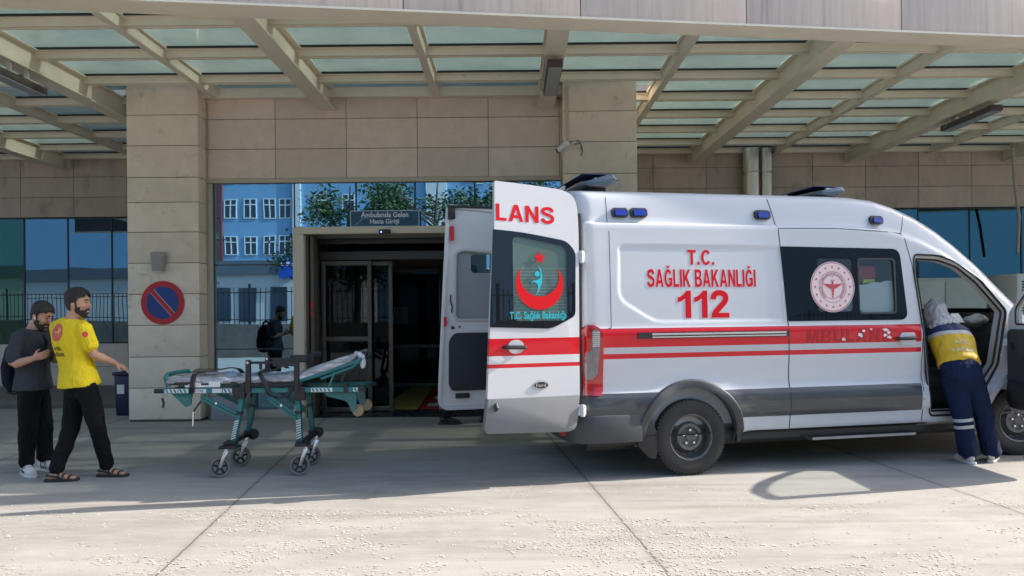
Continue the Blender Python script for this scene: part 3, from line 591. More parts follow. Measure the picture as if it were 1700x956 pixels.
# bin, open door leaf and grey box by the left pillar
t = thing('litter_bin', 'dark blue litter bin tucked behind the left pillar', 'bin', (-5.92, 11.75, 0))
q = MB(); q.rings([[Vector(p) for p in ((-.19, -.16, 0), (.24, -.16, 0), (.24, .16, 0), (-.19, .16, 0))], [Vector(p) for p in ((-.21, -.18, .62), (.26, -.18, .62), (.26, .18, .62), (-.21, .18, .62))]]); q.build('body', pm('bin_blue', (.006, .008, .05), .45, var=.15), t, bevel=.012)
q = MB(); q.box(-.23, .28, -.20, .20, .622, .67); q.build('lid', pm('bin_lid', (.006, .007, .035), .45), t, bevel=.012); q = MB(); q.box(-.16, -.05, -.183, -.176, .34, .48); q.build('sticker', M['white'], t)
t = thing('open_door', 'open metal framed door leaf standing edge on behind the left pillar', 'door', (-6.0, 12.9, 0))
q = MB(); q.box(-.05, .01, -.45, .45, .02, 2.22); q.box(.03, .07, -.47, .43, .02, 2.2); q.build('leaf', pm('green_bronze', (.16, .15, .11), .45), t, bevel=.006); q = MB(); q.tube([(.09, -.48, .95), (.13, -.52, .98), (.13, -.52, 1.22), (.09, -.48, 1.25)], .018, 8); q.build('handle', M['chrome'], t)
t = thing('utility_box', 'low grey utility box on the ground beside the left pillar', 'box', (-4.15, 11.06, 0))
q = MB(); q.box(-.25, .27, -.10, .09, 0, .36); q.build('body', pm('box_grey', (.27, .27, .29), .5, var=.06), t, bevel=.008); q = MB(); q.box(-.25, .27, -.115, .09, .362, .385); q.build('lid', pm('box_lid', (.33, .33, .35), .5), t, bevel=.006)
# ================================================================ ambulance (local x = forward, y = away from the near side, z up)
VA = R(12.5)
amb = thing('ambulance', 'white ambulance van with red stripes, both rear doors and the front door open', 'ambulance', (1.683, 7.06, 0), VA)
YC = 1.0
PROF = [(.36, .90), (.385, .945), (.40, .962), (.50, .975), (.53, .982), (.56, .997), (.66, 1.004), (.77, 1.0), (.79, .985), (.83, .972), (.90, .968), (1.0, .974), (1.12, .984), (1.30, .994), (1.385, .996), (1.40, .988), (1.44, .984), (1.8, .972), (2.10, .956), (2.28, .944), (2.355, .940), (2.372, .932), (2.382, .905), (2.392, .897), (2.45, .889), (2.54, .874), (2.60, .860), (2.645, .842), (2.672, .815), (2.692, .76), (2.710, .66), (2.724, .52), (2.733, .35), (2.738, .18), (2.74, 0)]
ZT = [(-1.2, 2.735), (1.6, 2.74), (1.85, 2.735), (2.10, 2.712), (2.33, 2.65), (2.58, 2.55), (2.82, 2.42), (3.04, 2.275), (3.32, 2.06), (3.58, 1.83), (3.80, 1.64), (3.97, 1.49), (4.08, 1.42), (4.3, 1.34), (4.55, 1.24), (4.68, 1.12), (4.76, 1.0), (4.80, .93)]
GF = [(-1.2, 1), (2.7, 1), (3.4, .992), (3.9, .975), (4.3, .94), (4.6, .86), (4.75, .76), (4.80, .70)]
def zmap(z, u): return z if z <= .9 else .9 + (z - .9) * (lerp(ZT, u) - .9) / 1.84
def zinv(z, u): return z if z <= .9 else .9 + (z - .9) * 1.84 / (lerp(ZT, u) - .9)
PANEL = rpoly([(-.705, 2.165), (.955, 2.165), (.985, 1.447), (-.36, 1.447), (-.715, 1.66)], [.05, .02, .02, .08, .10], 4)
def sm(a, b, x): t = max(0, min(1, (x - a) / (b - a))); return t * t * (3 - 2 * t)
def dsurf(u, z):
    """half width of the body at u, z"""
    d = lerp(PROF, min(zinv(z, u), 2.74)) * lerp(GF, u)
    if u < -.94: t = min(1, (-.94 - u) / .14); d -= .13 * (1 - math.sqrt(max(0, 1 - t * t)))
    for wu in (0, 3.75):
        r = math.hypot(u - wu, z - .36); d += .016 * (1 - sm(.50, .66, r)) * (1 if z > .3 else 0)
    if -.8 < u < 1.1 and 1.4 < z < 2.25:
        q, ds = nearest((u, z), PANEL); d -= .009 * (sm(0, .014, ds) if inpoly((u, z), PANEL) else 0)
    # soft pressed swage over the rear wheel
    if .72 < z < 1.1: d -= .006 * sm(.75, 1.0, math.hypot(u, z - .36)) * (1 - sm(.95, 1.1, z))
    return d
def S(u, z, off=0): return Vector((u, YC - dsurf(u, z) - off, z))
# openings
ARCH = lambda u0, r: [(u0 + r * math.cos(R(a)), .36 + r * math.sin(R(a))) for a in range(-10, 191, 8)]
CABDOOR = rpoly([(2.62, .46), (3.22, .46), (3.26, .72), (3.46, .93), (3.525, 1.30), (3.60, 1.52), (3.27, 1.85), (3.02, 2.02), (2.78, 2.09), (2.47, 2.10), (2.46, 1.9), (2.53, 1.40)], .05, 3)
WIN1 = rrect(1.335, 1.755, 1.515, 2.065, .05, 4); WIN2 = rpoly([(1.80, 1.50), (2.235, 1.50), (2.205, 2.06), (1.79, 2.06)], .04, 3)
FARWIN = rpoly([(2.60, 1.40), (3.42, 1.40), (3.52, 1.50), (3.25, 1.82), (3.0, 2.03), (2.65, 2.09)], .05, 3)
FARWIN2 = rrect(1.0, 2.3, 1.5, 2.1, .05, 4)
us = []; u = -1.08
while u < 4.79: us.append(u); u += .015 if -.82 < u < 1.1 else .03
us.append(4.8)
pl_ = []
for (z0, d0), (z1, d1) in zip(PROF, PROF[1:]):
    n = max(1, int(math.hypot(z1 - z0, d1 - d0) / (.014 if 1.39 < z0 < 2.25 else .03))); pl_ += [(z0 + (z1 - z0) * k / n) for k in range(n)]
zs_side = pl_  # profile parameter up to roof; roof centre added once
def ring_d(zz, u):
    # profile lookup that stays exact over the flat roof
    return dsurf(u, zmap(zz, u)) if zz < 2.60 else lerp(PROF, zz) * lerp(GF, u) - (0 if u >= -.94 else .10 * (1 - math.sqrt(max(0, 1 - min(1, (-.94 - u) / .14) ** 2))) * lerp(PROF, zz))
bm = bmesh.new(); rows = []
for u in us:
    near = [(YC - ring_d(z, u), zmap(z, u), 1) for z in zs_side]; rows.append([bm.verts.new((u, y, z)) for y, z, _ in near] + [bm.verts.new((u, YC, zmap(2.74, u)))] + [bm.verts.new((u, 2 * YC - y, z)) for y, z, _ in reversed(near)])
    # roof falls a little towards the rear corners
nr = len(rows[0])
for a, b in zip(rows, rows[1:]):
    for k in range(nr - 1): bm.faces.new((a[k], b[k], b[k + 1], a[k + 1]))
bm.faces.new(rows[-1])
WSH = lambda c: c.z > 1.44 and c.x > 2.75 and abs(c.y - YC) < .80 * lerp(GF, c.x) * (1 - .22 * max(0, (c.z - 1.5))) and c.z > zmap(2.5, c.x) - .02
kill = []; snapv = {}
for f in bm.faces:
    c = f.calc_center_median()
    if len(f.verts) > 4: continue
    holes = [ARCH(0, .475), ARCH(3.75, .475)] if abs(c.y - YC) > .8 else []
    if c.y < YC - .45: holes += [CABDOOR, WIN1, WIN2]
    elif c.y > YC + .45: holes += [FARWIN, FARWIN2]
    if 2.90 < c.x < 3.96 and abs(c.y - YC) < .755 * lerp(GF, c.x) and c.z > zmap(2.3, c.x): kill.append(f); continue
    for h_ in holes:
        if inpoly((c.x, c.z), h_): kill.append(f); [snapv.setdefault(v, h_) for v in f.verts]; break
bmesh.ops.delete(bm, geom=kill, context='FACES_ONLY')
for v, h_ in list(snapv.items()):
    if not v.is_valid: continue
    if not v.link_faces: continue
    q, ds = nearest((v.co.x, v.co.z), h_)
    if ds < .045:
        sgn = -1 if v.co.y < YC else 1; v.co = Vector((q.x, YC + sgn * dsurf(q.x, q.y), q.y))
bmesh.ops.delete(bm, geom=[v for v in bm.verts if not v.link_faces], context='VERTS')
# rear frame: carry the last ring inward
last = [v for v in rows[0] if v.is_valid]
inner = [bm.verts.new((-1.085, YC + (v.co.y - YC) * .91, .42 + (v.co.z - .36) * .945 + .0)) for v in last]; inner2 = [bm.verts.new((-.99, v.co.y, v.co.z)) for v in inner]
for A_, B_ in ((last, inner), (inner, inner2)):
    for k in range(len(A_) - 1): bm.faces.new((A_[k], A_[k + 1], B_[k + 1], B_[k]))
def amb_paint(name, stripes=True, x_end=2.515, white=(.55, .565, .595), kerb=.525, z=(.793, 1.108, 1.158, 1.215, 1.372, 1.392)):
    m, N, L, b = NM(name); tc = N.new('ShaderNodeTexCoord'); sx = N.new('ShaderNodeSeparateXYZ'); L.new(tc.outputs['Object'], sx.inputs[0])
    cr = N.new('ShaderNodeValToRGB'); cr.color_ramp.interpolation = 'CONSTANT'; E_ = cr.color_ramp.elements
    rd, gy, wh, dk, si = (.58, .005, .016, 1), (.058, .062, .068, 1), (*white, 1), (.05, .05, .05, 1), (.47, .48, .50, 1)
    stops = [(0, dk), (.385, wh), (kerb, gy), (z[0], wh), (z[1], rd), (z[2], si if z[5] > 1.35 else wh), (z[3], rd), (z[4], (.36, .012, .02, 1) if z[5] > 1.35 else wh), (z[5], wh)]
    if not stripes: stops = [(0, dk), (.385, wh)]
    while len(E_) < len(stops): E_.new(.5)
    for e, (p, c) in zip(E_, stops): e.position = p / 3; e.color = c
    dv = N.new('ShaderNodeMath'); dv.operation = 'DIVIDE'; dv.inputs[1].default_value = 3; L.new(sx.outputs[2], dv.inputs[0]); L.new(dv.outputs[0], cr.inputs[0])
    gt = N.new('ShaderNodeMath'); gt.operation = 'GREATER_THAN'; gt.inputs[1].default_value = x_end; L.new(sx.outputs[0], gt.inputs[0])
    mx = N.new('ShaderNodeMix'); mx.data_type = 'RGBA'; L.new(gt.outputs[0], mx.inputs[0]); L.new(cr.outputs[0], mx.inputs[6]); mx.inputs[7].default_value = wh
    # road dust towards scuffed places and faint scratches
    mp = N.new('ShaderNodeMapping'); mp.inputs['Scale'].default_value = (1.2, 1.2, 9); L.new(tc.outputs['Object'], mp.inputs[0])
    nz = N.new('ShaderNodeTexNoise'); nz.inputs['Scale'].default_value = 2.2; nz.inputs['Detail'].default_value = 8; nz.inputs['Roughness'].default_value = .7; L.new(mp.outputs[0], nz.inputs[0])
    r1 = N.new('ShaderNodeMapRange'); r1.inputs[1].default_value = .52; r1.inputs[2].default_value = .8; r1.inputs[3].default_value = 0; r1.inputs[4].default_value = .55; L.new(nz.outputs[0], r1.inputs[0])
    r2 = N.new('ShaderNodeMapRange'); r2.inputs[1].default_value = .35; r2.inputs[2].default_value = .95; r2.inputs[3].default_value = 1; r2.inputs[4].default_value = .10; L.new(sx.outputs[2], r2.inputs[0])
    mu = N.new('ShaderNodeMath'); mu.operation = 'MULTIPLY'; L.new(r1.outputs[0], mu.inputs[0]); L.new(r2.outputs[0], mu.inputs[1])
    m2 = N.new('ShaderNodeMix'); m2.data_type = 'RGBA'; L.new(mu.outputs[0], m2.inputs[0]); L.new(mx.outputs[2], m2.inputs[6]); m2.inputs[7].default_value = (.30, .27, .23, 1)
    L.new(m2.outputs[2], b.inputs['Base Color']); b.inputs['Roughness'].default_value = .34; b.inputs['Specular IOR Level'].default_value = .15; b.inputs['Coat Weight'].default_value = .7; b.inputs['Coat Roughness'].default_value = .03
    return m
M['paint'] = amb_paint('ambulance_paint'); M['remnant'] = pm('sticker_white', (.75, .72, .72), .5)
M['cab_paint'] = pm('white_car_paint', (.56, .57, .60), .34, var=.02, coat=.7)
me = bpy.data.meshes.new('body'); bmesh.ops.recalc_face_normals(bm, faces=bm.faces); bm.to_mesh(me); bm.free()
me.polygons.foreach_set('use_smooth', [True] * len(me.polygons)); me.set_sharp_from_angle(angle=R(50))
body = link('body', me, M['paint'], amb)
def vp(mb, name, mat, parent=None, **k): return mb.build(name, mat, parent or amb, **k)
# surface-following strips and patches
def strip(mb, pts, wd, off=.0018, n=8):
    P = []
    for a, b in zip(pts, pts[1:]): P += [(a[0] + (b[0] - a[0]) * k / n, a[1] + (b[1] - a[1]) * k / n) for k in range(n)]
    P.append(pts[-1]); V = []
    for i, p in enumerate(P):
        q = P[min(i + 1, len(P) - 1)]; o = P[max(i - 1, 0)]; dx, dz = q[0] - o[0], q[1] - o[1]; l = math.hypot(dx, dz) or 1; nx, nz_ = -dz / l * wd / 2, dx / l * wd / 2
        V.append((mb.bm.verts.new(S(p[0] + nx, p[1] + nz_, off)), mb.bm.verts.new(S(p[0] - nx, p[1] - nz_, off))))
    for a, b in zip(V, V[1:]): mb.bm.faces.new((a[0], b[0], b[1], a[1]))
def spatch(mb, rows, nu, off, thick=None):
    """closed pad on the body side: rows of (z, u0, u1)"""
    for o_ in ([off] if thick is None else [off, off - thick]):
        V = [[mb.bm.verts.new(S(u0 + (u1 - u0) * k / nu, z, o_)) for k in range(nu + 1)] for z, u0, u1 in rows]
        for a, b in zip(V, V[1:]):
            for k in range(nu): mb.bm.faces.new((a[k], a[k + 1], b[k + 1], b[k]))
        if o_ == off: top = V
        else:
            bd = lambda g: g[0] + [r[-1] for r in g[1:]] + g[-1][-2::-1] + [r[0] for r in g[-2:0:-1]]
            A_, B_ = bd(top), bd(V); n = len(A_)
            for k in range(n): mb.bm.faces.new((A_[k], A_[(k + 1) % n], B_[(k + 1) % n], B_[k]))
q = MB()
strip(q, [(-.79, 2.62), (-.79, 2.38), (-.79, 1.66), (-.79, 1.40), (-.83, 1.392)], .006); strip(q, [(.885, 2.64), (.945, 2.36), (.985, 1.9), (1.02, 1.37), (1.035, .80), (1.035, .40)], .009)
strip(q, [(2.42, 2.50), (2.36, 2.30), (2.44, 2.0), (2.53, 1.35), (2.53, .40)], .008); strip(q, [(.95, 2.345), (1.6, 2.352), (2.36, 2.318)], .007); strip(q, [(-.88, .785), (-.5, .785)], .006)
vp(q, 'panel_gap', M['black'], fixn=False)
q = MB(); strip(q, [(-.50, .385), (1.0, .385), (2.6, .385)], .02, .004); vp(q, 'sill_trim', M['black'], fixn=False)
# window band with two see-through panes
BAND = rpoly([(.955, 2.168), (2.295, 2.155), (2.365, 1.44), (1.01, 1.44)], [.02, .09, .09, .03], 5)
q = MB(); q.holed(BAND, [rrect(1.35, 1.74, 1.53, 2.05, .04, 4), rpoly([(1.815, 1.515), (2.22, 1.515), (2.19, 2.045), (1.805, 2.045)], .04, 3)], lambda a, b, t: S(a, b, .006))
band = vp(q, 'side_window', glass_mat('black_glazing', .02, (.9, .95, 1), 0, .015, body=(.006, .008, .012), fres=.12), smooth=0)
q = MB(); q.prism(rrect(1.335, 1.755, 1.515, 2.065, .04, 4), lambda a, b, t: S(a, b, t), .001, .004); q.prism(rpoly([(1.80, 1.50), (2.235, 1.50), (2.205, 2.06), (1.79, 2.06)], .04, 3), lambda a, b, t: S(a, b, t), .001, .004); q.build('pane', M['carglass'], band, smooth=0)
q = MB(); q.holed(rrect(1.80, 2.235, 1.50, 2.06, .04, 4), [rrect(1.815, 2.215, 1.518, 2.045, .035, 4)], lambda a, b, t: S(a, b, .010)); q.build('window_frame', M['black'], band, smooth=0)
# round badge on the window
WP = pm('badge_pink', (.74, .58, .58), .45); WR = pm('badge_red', (.55, .04, .08), .45); WG = pm('badge_dark', (.30, .06, .09), .45)
bc = (1.512, 1.772); rx, rz_ = .245, .25
def BS(off): return lambda a, b, t: S(bc[0] + a * rx, bc[1] + b * rz_, off + t)
q = MB(); q.prism(circle(0, 0, 1, 56), BS(.007), 0, .003); bdg = q.build('badge', WP, band, smooth=0)
q = MB()
for r0, r1 in ((.965, .94), (.62, .605), (.47, .455)): q.holed(circle(0, 0, r0, 56), [circle(0, 0, r1, 56)], BS(.0115))
for k in range(16): a = R(90 + 22.5 * k); q.prism(star(.79 * math.cos(a), .79 * math.sin(a), .062), BS(.0115), 0, .0005)
q.prism(crescent(0, .27, .075, .06, .03, a=40), BS(.0115), 0, .0005); q.prism(star(0, .40, .035), BS(.0115), 0, .0005)
for k in range(72):
    a = R(5 * k); q.prism(circle(1.0 * math.cos(a) * .985, .985 * math.sin(a), .012, 5), BS(.0115), 0, .0003)
q.build('badge_stars', WG, band, smooth=0)
q = MB()
for s_ in (-1, 1):
    for k in range(4): q.prism([(s_ * .05, .10 - .045 * k), (s_ * (.42 - .07 * k), .13 - .05 * k), (s_ * (.40 - .08 * k), .09 - .05 * k), (s_ * .05, .06 - .045 * k)], BS(.0115), 0, .0005)
q.prism([(-.03, .16), (.03, .16), (.022, -.42), (0, -.47), (-.022, -.42)], BS(.012), 0, .0005); q.prism(circle(0, .14, .05, 12), BS(.0115), 0, .0005)
for k in range(3): q.holed(circle(0, -.02 - .13 * k, .085 - .02 * k, 20), [circle(0, -.02 - .13 * k, .055 - .018 * k, 20)], BS(.0125))
q.build('badge_emblem', WR, band, smooth=0)
def arc_text(name, txt, r, a0, a1, h, mat, parent, fn):
    me = text_mesh(txt, .02); xs_ = [v.co.x for v in me.vertices]; x0, x1 = min(xs_), max(xs_)
    for v in me.vertices:
        t = (v.co.x - x0) / (x1 - x0); a = R(a0 + (a1 - a0) * t); rr = r + v.co.y * h; v.co = fn(rr * math.cos(a), rr * math.sin(a), 0)
    return link(name, me, mat, parent)
arc_text('badge_lettering', 'TÜRKİYE CUMHURİYETİ SAĞLIK BAKANLIĞI', .495, 235, -55, .10, WG, band, BS(.0118))
# lettering on the side panel, red with a pale edge
PINK = pm('pale_edge', (.66, .46, .46), .45)
for txt, bx in (('T.C.', (-.012, .262, 1.985, 2.125)), ('SAĞLIK BAKANLIĞI', (-.425, .69, 1.775, 1.940)), ('112', (-.125, .405, 1.483, 1.74))):
    capitals('side_lettering', txt, bx, lambda a, b, t: S(a, b, .0024 + t), M['redl'], amb); capitals('side_lettering', txt, bx, lambda a, b, t: S(a, b, .0014 + t), PINK, amb, grow=.035)
capitals('worn_lettering', 'MBULANS', (1.21, 2.17, 1.225, 1.355), lambda a, b, t: S(a, b, .002 + t), pm('worn_red', (.40, .003, .012), .3), amb, gap=.16)
for a, b, sc_ in ((1.62, 1.255, .02), (1.63, 1.25, .015), (1.80, 1.30, .026), (1.815, 1.285, .02), (1.84, 1.335, .022), (1.93, 1.35, .014), (2.10, 1.34, .028), (2.13, 1.315, .022), (2.09, 1.29, .026), (2.14, 1.268, .024), (2.07, 1.345, .015)):
    q = MB(); pts = [(a + sc_ * random.uniform(.6, 1.3) * math.cos(R(t)), b + sc_ * random.uniform(.4, .9) * math.sin(R(t))) for t in range(0, 360, 60)]; q.holed(pts, [], lambda u, z, t: S(u, z, .0035)); vp(q, 'sticker_remnant', M['remnant'], smooth=0)
# sliding door rail and handle
q = MB(); spatch(q, [(1.297, -.535, 1.012), (1.352, -.535, 1.012)], 24, .012, .016); rl = vp(q, 'door_rail', M['black'])
q = MB(); spatch(q, [(1.327, -.40, .985), (1.345, -.40, .985)], 24, .017, .008); spatch(q, [(1.303, -.40, .985), (1.315, -.40, .985)], 24, .017, .008); q.build('rail_strip', M['chrome'], rl)
q = MB(); spatch(q, [(1.188, 2.29, 2.42), (1.21, 2.265, 2.435), (1.25, 2.255, 2.445), (1.29, 2.265, 2.435), (1.312, 2.29, 2.42)], 6, .009, .012); hd = vp(q, 'door_handle', M['cab_paint'])
q = MB(); q.tube([S(2.21, 1.25, .012), S(2.23, 1.25, .035), S(2.40, 1.255, .04), S(2.45, 1.255, .015)], [.012, .016, .017, .012], 10); q.build('grip', M['black'], hd)
# lamp housings on the roof shoulder
BL = pm('blue_lens', (.002, .025, .30), .22, coat=.5, spec=.3)
for u0, u1, z0, z1 in ((-.745, -.588, 2.425, 2.515), (-.563, -.395, 2.428, 2.518), (.72, .885, 2.432, 2.522), (2.0, 2.15, 2.405, 2.49)):
    q = MB(); spatch(q, [(z0, u0 + .02, u1 - .02), (z0 + .02, u0, u1), (z1 - .02, u0, u1), (z1, u0 + .02, u1 - .02)], 8, .028, .05); L_ = vp(q, 'warning_light', M['black'])
    q = MB(); spatch(q, [(z0 + .016, u0 + .035, u1 - .03), (z0 + .026, u0 + .028, u1 - .022), (z1 - .026, u0 + .028, u1 - .022), (z1 - .016, u0 + .035, u1 - .03)], 6, .042, .02); q.build('lens', BL, L_)
# tail lamp wrapping the corner
def tl_rows(z0, z1, ua, ub, n=16, rtop=.10, rbot=.06):
    o = []
    for k in range(n + 1):
        z = z0 + (z1 - z0) * k / n; c = 0
        if z > z1 - rtop: t = (z - z1 + rtop) / rtop; c = rtop * .9 * (1 - math.sqrt(max(0, 1 - t * t)))
        if z < z0 + rbot: t = (z0 + rbot - z) / rbot; c = rbot * .5 * (1 - math.sqrt(max(0, 1 - t * t)))
        o.append((z, ua + c * .6, ub - c))
    return o
q = MB(); spatch(q, tl_rows(.785, 1.43, -1.079, -.875), 10, .024, .05); tlp = vp(q, 'tail_light', pm('tail_red', (.36, .003, .008), .15, coat=1))
q = MB(); spatch(q, [(.93, -1.03, -.975), (.98, -1.04, -.93), (1.05, -1.045, -.925), (1.12, -1.045, -.92), (1.17, -1.03, -.918), (1.20, -.985, -.915), (1.30, -.985, -.91), (1.36, -.985, -.915), (1.385, -.975, -.925)], 6, .028, .03); q.build('clear_lens', pm('clear_lens', (.16, .15, .155), .2, 0, var=.35, vscale=60, stretch=(1, 1, .25), coat=1), tlp)
q = MB()
for k in range(8): spatch(q, [(1.235 + .018 * k, -.98, -.915), (1.241 + .018 * k, -.98, -.915)], 3, .0295, .004)
q.build('lens_rib', M['white'], tlp)
# rear bumper, arch trims, mud flap, side step, underbody
q = MB(); q.rings([[Vector((u, y, z)) for u, y, z in r] for r in ([(-.50, .012, .36), (-.50, .012, .52), (-.50, .05, .52), (-.50, .05, .36)], [(-.80, .005, .36), (-.80, .005, .52), (-.80, .05, .52), (-.80, .05, .36)])])
vp(q, 'rear_bumper', M['black'])
GREY = pm('grey_plastic', (.05, .053, .058), .5, var=.12, vscale=5, stretch=(1, 1, 4), dirt=(.16, .14, .12), dscale=6, dlo=.6, dhi=.8)
def plan(u, inset): return (u, inset)
out = [(-.50, -.012), (-.95, -.012), (-1.08, .02), (-1.16, .10), (-1.19, .25), (-1.19, 1.75), (-1.16, 1.9), (-1.08, 1.98), (-.95, 2.012), (-.50, 2.012), (-.50, 1.96), (-1.0, 1.94), (-1.08, 1.7), (-1.08, .3), (-1.0, .06), (-.50, .04)]
q = MB(); q.prism(out, lambda a, b, t: Vector((a, b, t)), .345, .60); q.prism([(a * 1 + (.03 if a < -1 else 0), 1 + (b - 1) * .985) for a, b in out], lambda a, b, t: Vector((a, b, t)), .60, .765); bmp = vp(q, 'rear_bumper', GREY, bevel=.012)
q = MB(); q.box(-1.205, -1.18, .20, .32, .40, .45); q.box(-1.205, -1.18, 1.68, 1.8, .40, .45); q.build('reflector', M['red'], bmp)
for u0 in (0, 3.75):
    for sd_ in (0, 1):
        q = MB(); seg = [(R(a), R(a)) for a in range(-8, 189, 7)]; rr = []
        for a, _ in seg:
            ring = []
            for r_, of in ((.468, -.05), (.468, .014), (.49, .024), (.535, .022), (.548, .004), (.548, -.02)):
                u, z = u0 + r_ * math.cos(a), .36 + r_ * math.sin(a); v = S(u, max(z, .3), of)
                if sd_: v.y = 2 * YC - v.y
                v.z = z; ring.append(v)
            rr.append(ring)
        q.rings(rr); vp(q, 'wheel_arch', GREY if u0 == 0 else M['cab_paint'])
q = MB()
for u0 in (0, 3.75):
    for y0, y1 in ((.03, .42), (1.58, 1.97)):
        rr = [[Vector((u0 + .475 * math.cos(R(a)), y, .36 + .475 * math.sin(R(a)))) for y in (y0, y1)] for a in range(-8, 189, 7)]
        for a, b in zip(rr, rr[1:]): q.bm.faces.new([q.bm.verts.new(v) for v in (a[0], b[0], b[1], a[1])])
vp(q, 'wheel_housing', M['black'], fixn=False)
for y0, y1 in ((.03, .30), (1.7, 1.97)): q = MB(); q.prism([(-.47, .62), (-.40, .58), (-.345, .42), (-.335, .24), (-.36, .17), (-.43, .19), (-.53, .30), (-.545, .36)], lambda a, b, t: Vector((a, t, b)), y0, y1); vp(q, 'mud_flap', M['black'], bevel=.006)
q = MB(); q.box(1.25, 2.45, .02, .24, .275, .305); q.rings([[Vector((1.15, .2, .33)), Vector((1.25, .02, .275)), Vector((1.25, .02, .305)), Vector((1.15, .2, .36))], [Vector((1.15, .5, .33)), Vector((1.25, .5, .275)), Vector((1.25, .5, .305)), Vector((1.15, .5, .36))]]); stp = vp(q, 'side_step', M['black'], bevel=.004); q = MB(); q.box(1.27, 2.44, .008, .0195, .278, .302); q.build('step_edge', pm('dull_aluminium', (.32, .32, .32), .5, .6, var=.2), stp)
q = MB(); q.box(-1.0, 3.2, .10, 1.9, .30, .43); q.box(-.9, 3.9, .45, .60, .20, .30); q.box(-.9, 3.9, 1.4, 1.55, .20, .30); q.box(-.10, .10, .2, 1.8, .26, .46); q.box(1.2, 2.2, .6, 1.2, .18, .30); q.box(3.2, 4.5, .25, 1.75, .30, .5); vp(q, 'underbody', M['black'])
# wheels
TY = [(.215, -.09), (.25, -.105), (.29, -.112), (.325, -.108), (.345, -.095), (.355, -.07), (.358, -.03), (.358, .03), (.355, .07), (.345, .095), (.325, .108), (.29, .112), (.25, .105), (.215, .09), (.20, .0)]
RIM = [(.0, -.055), (.035, -.058), (.04, -.045), (.085, -.045), (.095, -.06), (.125, -.062), (.14, -.03), (.165, .0), (.185, .0), (.198, -.04), (.203, -.088), (.216, -.098), (.222, -.092), (.214, -.06), (.208, .06), (.15, .05), (0, .05)]
rimm = pm('steel_rim', (.13, .13, .128), .5, .4, var=.3, vscale=14, dirt=(.16, .14, .12), dscale=18, dlo=.55, dhi=.8)
def wheel(u, y, sgn, steer=0):
    Mw = Matrix.Rotation(R(90), 4, 'X')  # local z -> -y : outer side faces the camera
    q = MB(); rr = TY
    prof = [(r, h) for r, h in TY]; q.lathe(prof + [prof[0]], Matrix.Rotation(R(-90), 4, 'X'), 72)
    # tread grooves as shallow blocks
    wv = vp(q, 'wheel', M['rubber'], smooth=28); wv.location = (u, y, .358); wv.rotation_euler = (0, 0, (0 if sgn < 0 else math.pi) + steer)
    q = MB(); q.lathe(RIM, Matrix.Rotation(R(-90), 4, 'X'), 48); q.build('rim', rimm, wv, smooth=30)
    for k in range(5): a = R(72 * k + 90); q = MB(); q.tube([(.066 * math.cos(a), -.075, .066 * math.sin(a)), (.066 * math.cos(a), -.04, .066 * math.sin(a))], .012, 6); q.build('wheel_nut', M['steel'], wv)
    q = MB()
    for k in range(16): a = R(22.5 * k); q.tube([(.163 * math.cos(a), -.0085, .163 * math.sin(a)), (.163 * math.cos(a), .004, .163 * math.sin(a))], .0125, 10)
    q.build('rim_hole', M['black'], wv)
    q = MB()
    for k in range(60):
        a = R(6 * k); Mt = Matrix.Rotation(-a, 4, 'Y')
        for y0, y1 in ((-.098, -.06),): q.box(-.010, .010, y0, y1, .343, .3575, Mt)
        q.box(-.007, .007, -.048, -.006, .355, .3595, Mt); q.box(-.007, .007, .006, .048, .355, .3595, Mt)
    q.build('tread', M['rubber'], wv, smooth=0)
wheel(0, .125, -1); wheel(0, 2 * YC - .125, 1); wheel(3.75, .125, -1, R(-12)); wheel(3.75, 2 * YC - .125, 1, R(-12))
# light bars on the roof
def lightbar(u0, u1, zb, zt_, rear, y0, y1):
    q = MB(); sec = [(u0, zb + .02), (u0 + .02, zb + .055), (u0 + .30, zt_), (u1 - .05, zt_), (u1, zt_ - .05), (u1 - .12, zb), (u0 + .1, zb)]
    if rear: sec = [(u0 + u1 - a, b) for a, b in sec]
    def rg(y, s): cu = (u0 + u1) / 2; return [Vector((cu + (a - cu) * s, y, zb + (b - zb) * (.55 + .45 * s))) for a, b in sec]
    q.rings([rg(y0, .72), rg(y0 + .08, .93), rg(y0 + .2, 1), rg(y1 - .2, 1), rg(y1 - .08, .93), rg(y1, .72)]); b_ = vp(q, 'light_bar', pm('bar_lens', (.06, .075, .10), .12, var=.3, vscale=18, coat=1), bevel=.008)
    q = MB(); q.box(u0 + .12, u1 - .12, y0 + .14, y1 - .14, zb - .05, zb - .001); q.build('bar_foot', M['black'], b_)
    q = MB(); q.rings([[Vector((p[0], y, p[1])) for p in ((u0 + .05, zt_ + .001), (u1 - .06, zt_ + .001), (u1 - .05, zt_ + .012), (u0 + .06, zt_ + .012))] for y in (y0 + .12, y1 - .12)]); q.build('bar_cover', pm('bar_blue', (.05, .06, .13), .3), b_, bevel=.004)
    q = MB()
    for k in range(2): yy = y0 + .55 + k * .5; xq = u0 - .004 if not rear else u0 - .004; q.box(xq, xq + .02, yy, yy + .18, zb + .05, zb + .09)
    q.box((u0 + u1) / 2 - .06, (u0 + u1) / 2 + .05, y0 + .028, y0 + .05, zb + .045, zb + .085); q.build('reflector_strip', M['white'], b_)
lightbar(-1.0, -.58, 2.735, 2.865, False, .24, 1.76)
lightbar(1.62, 2.02, 2.735, 2.845, False, .42, 1.58)
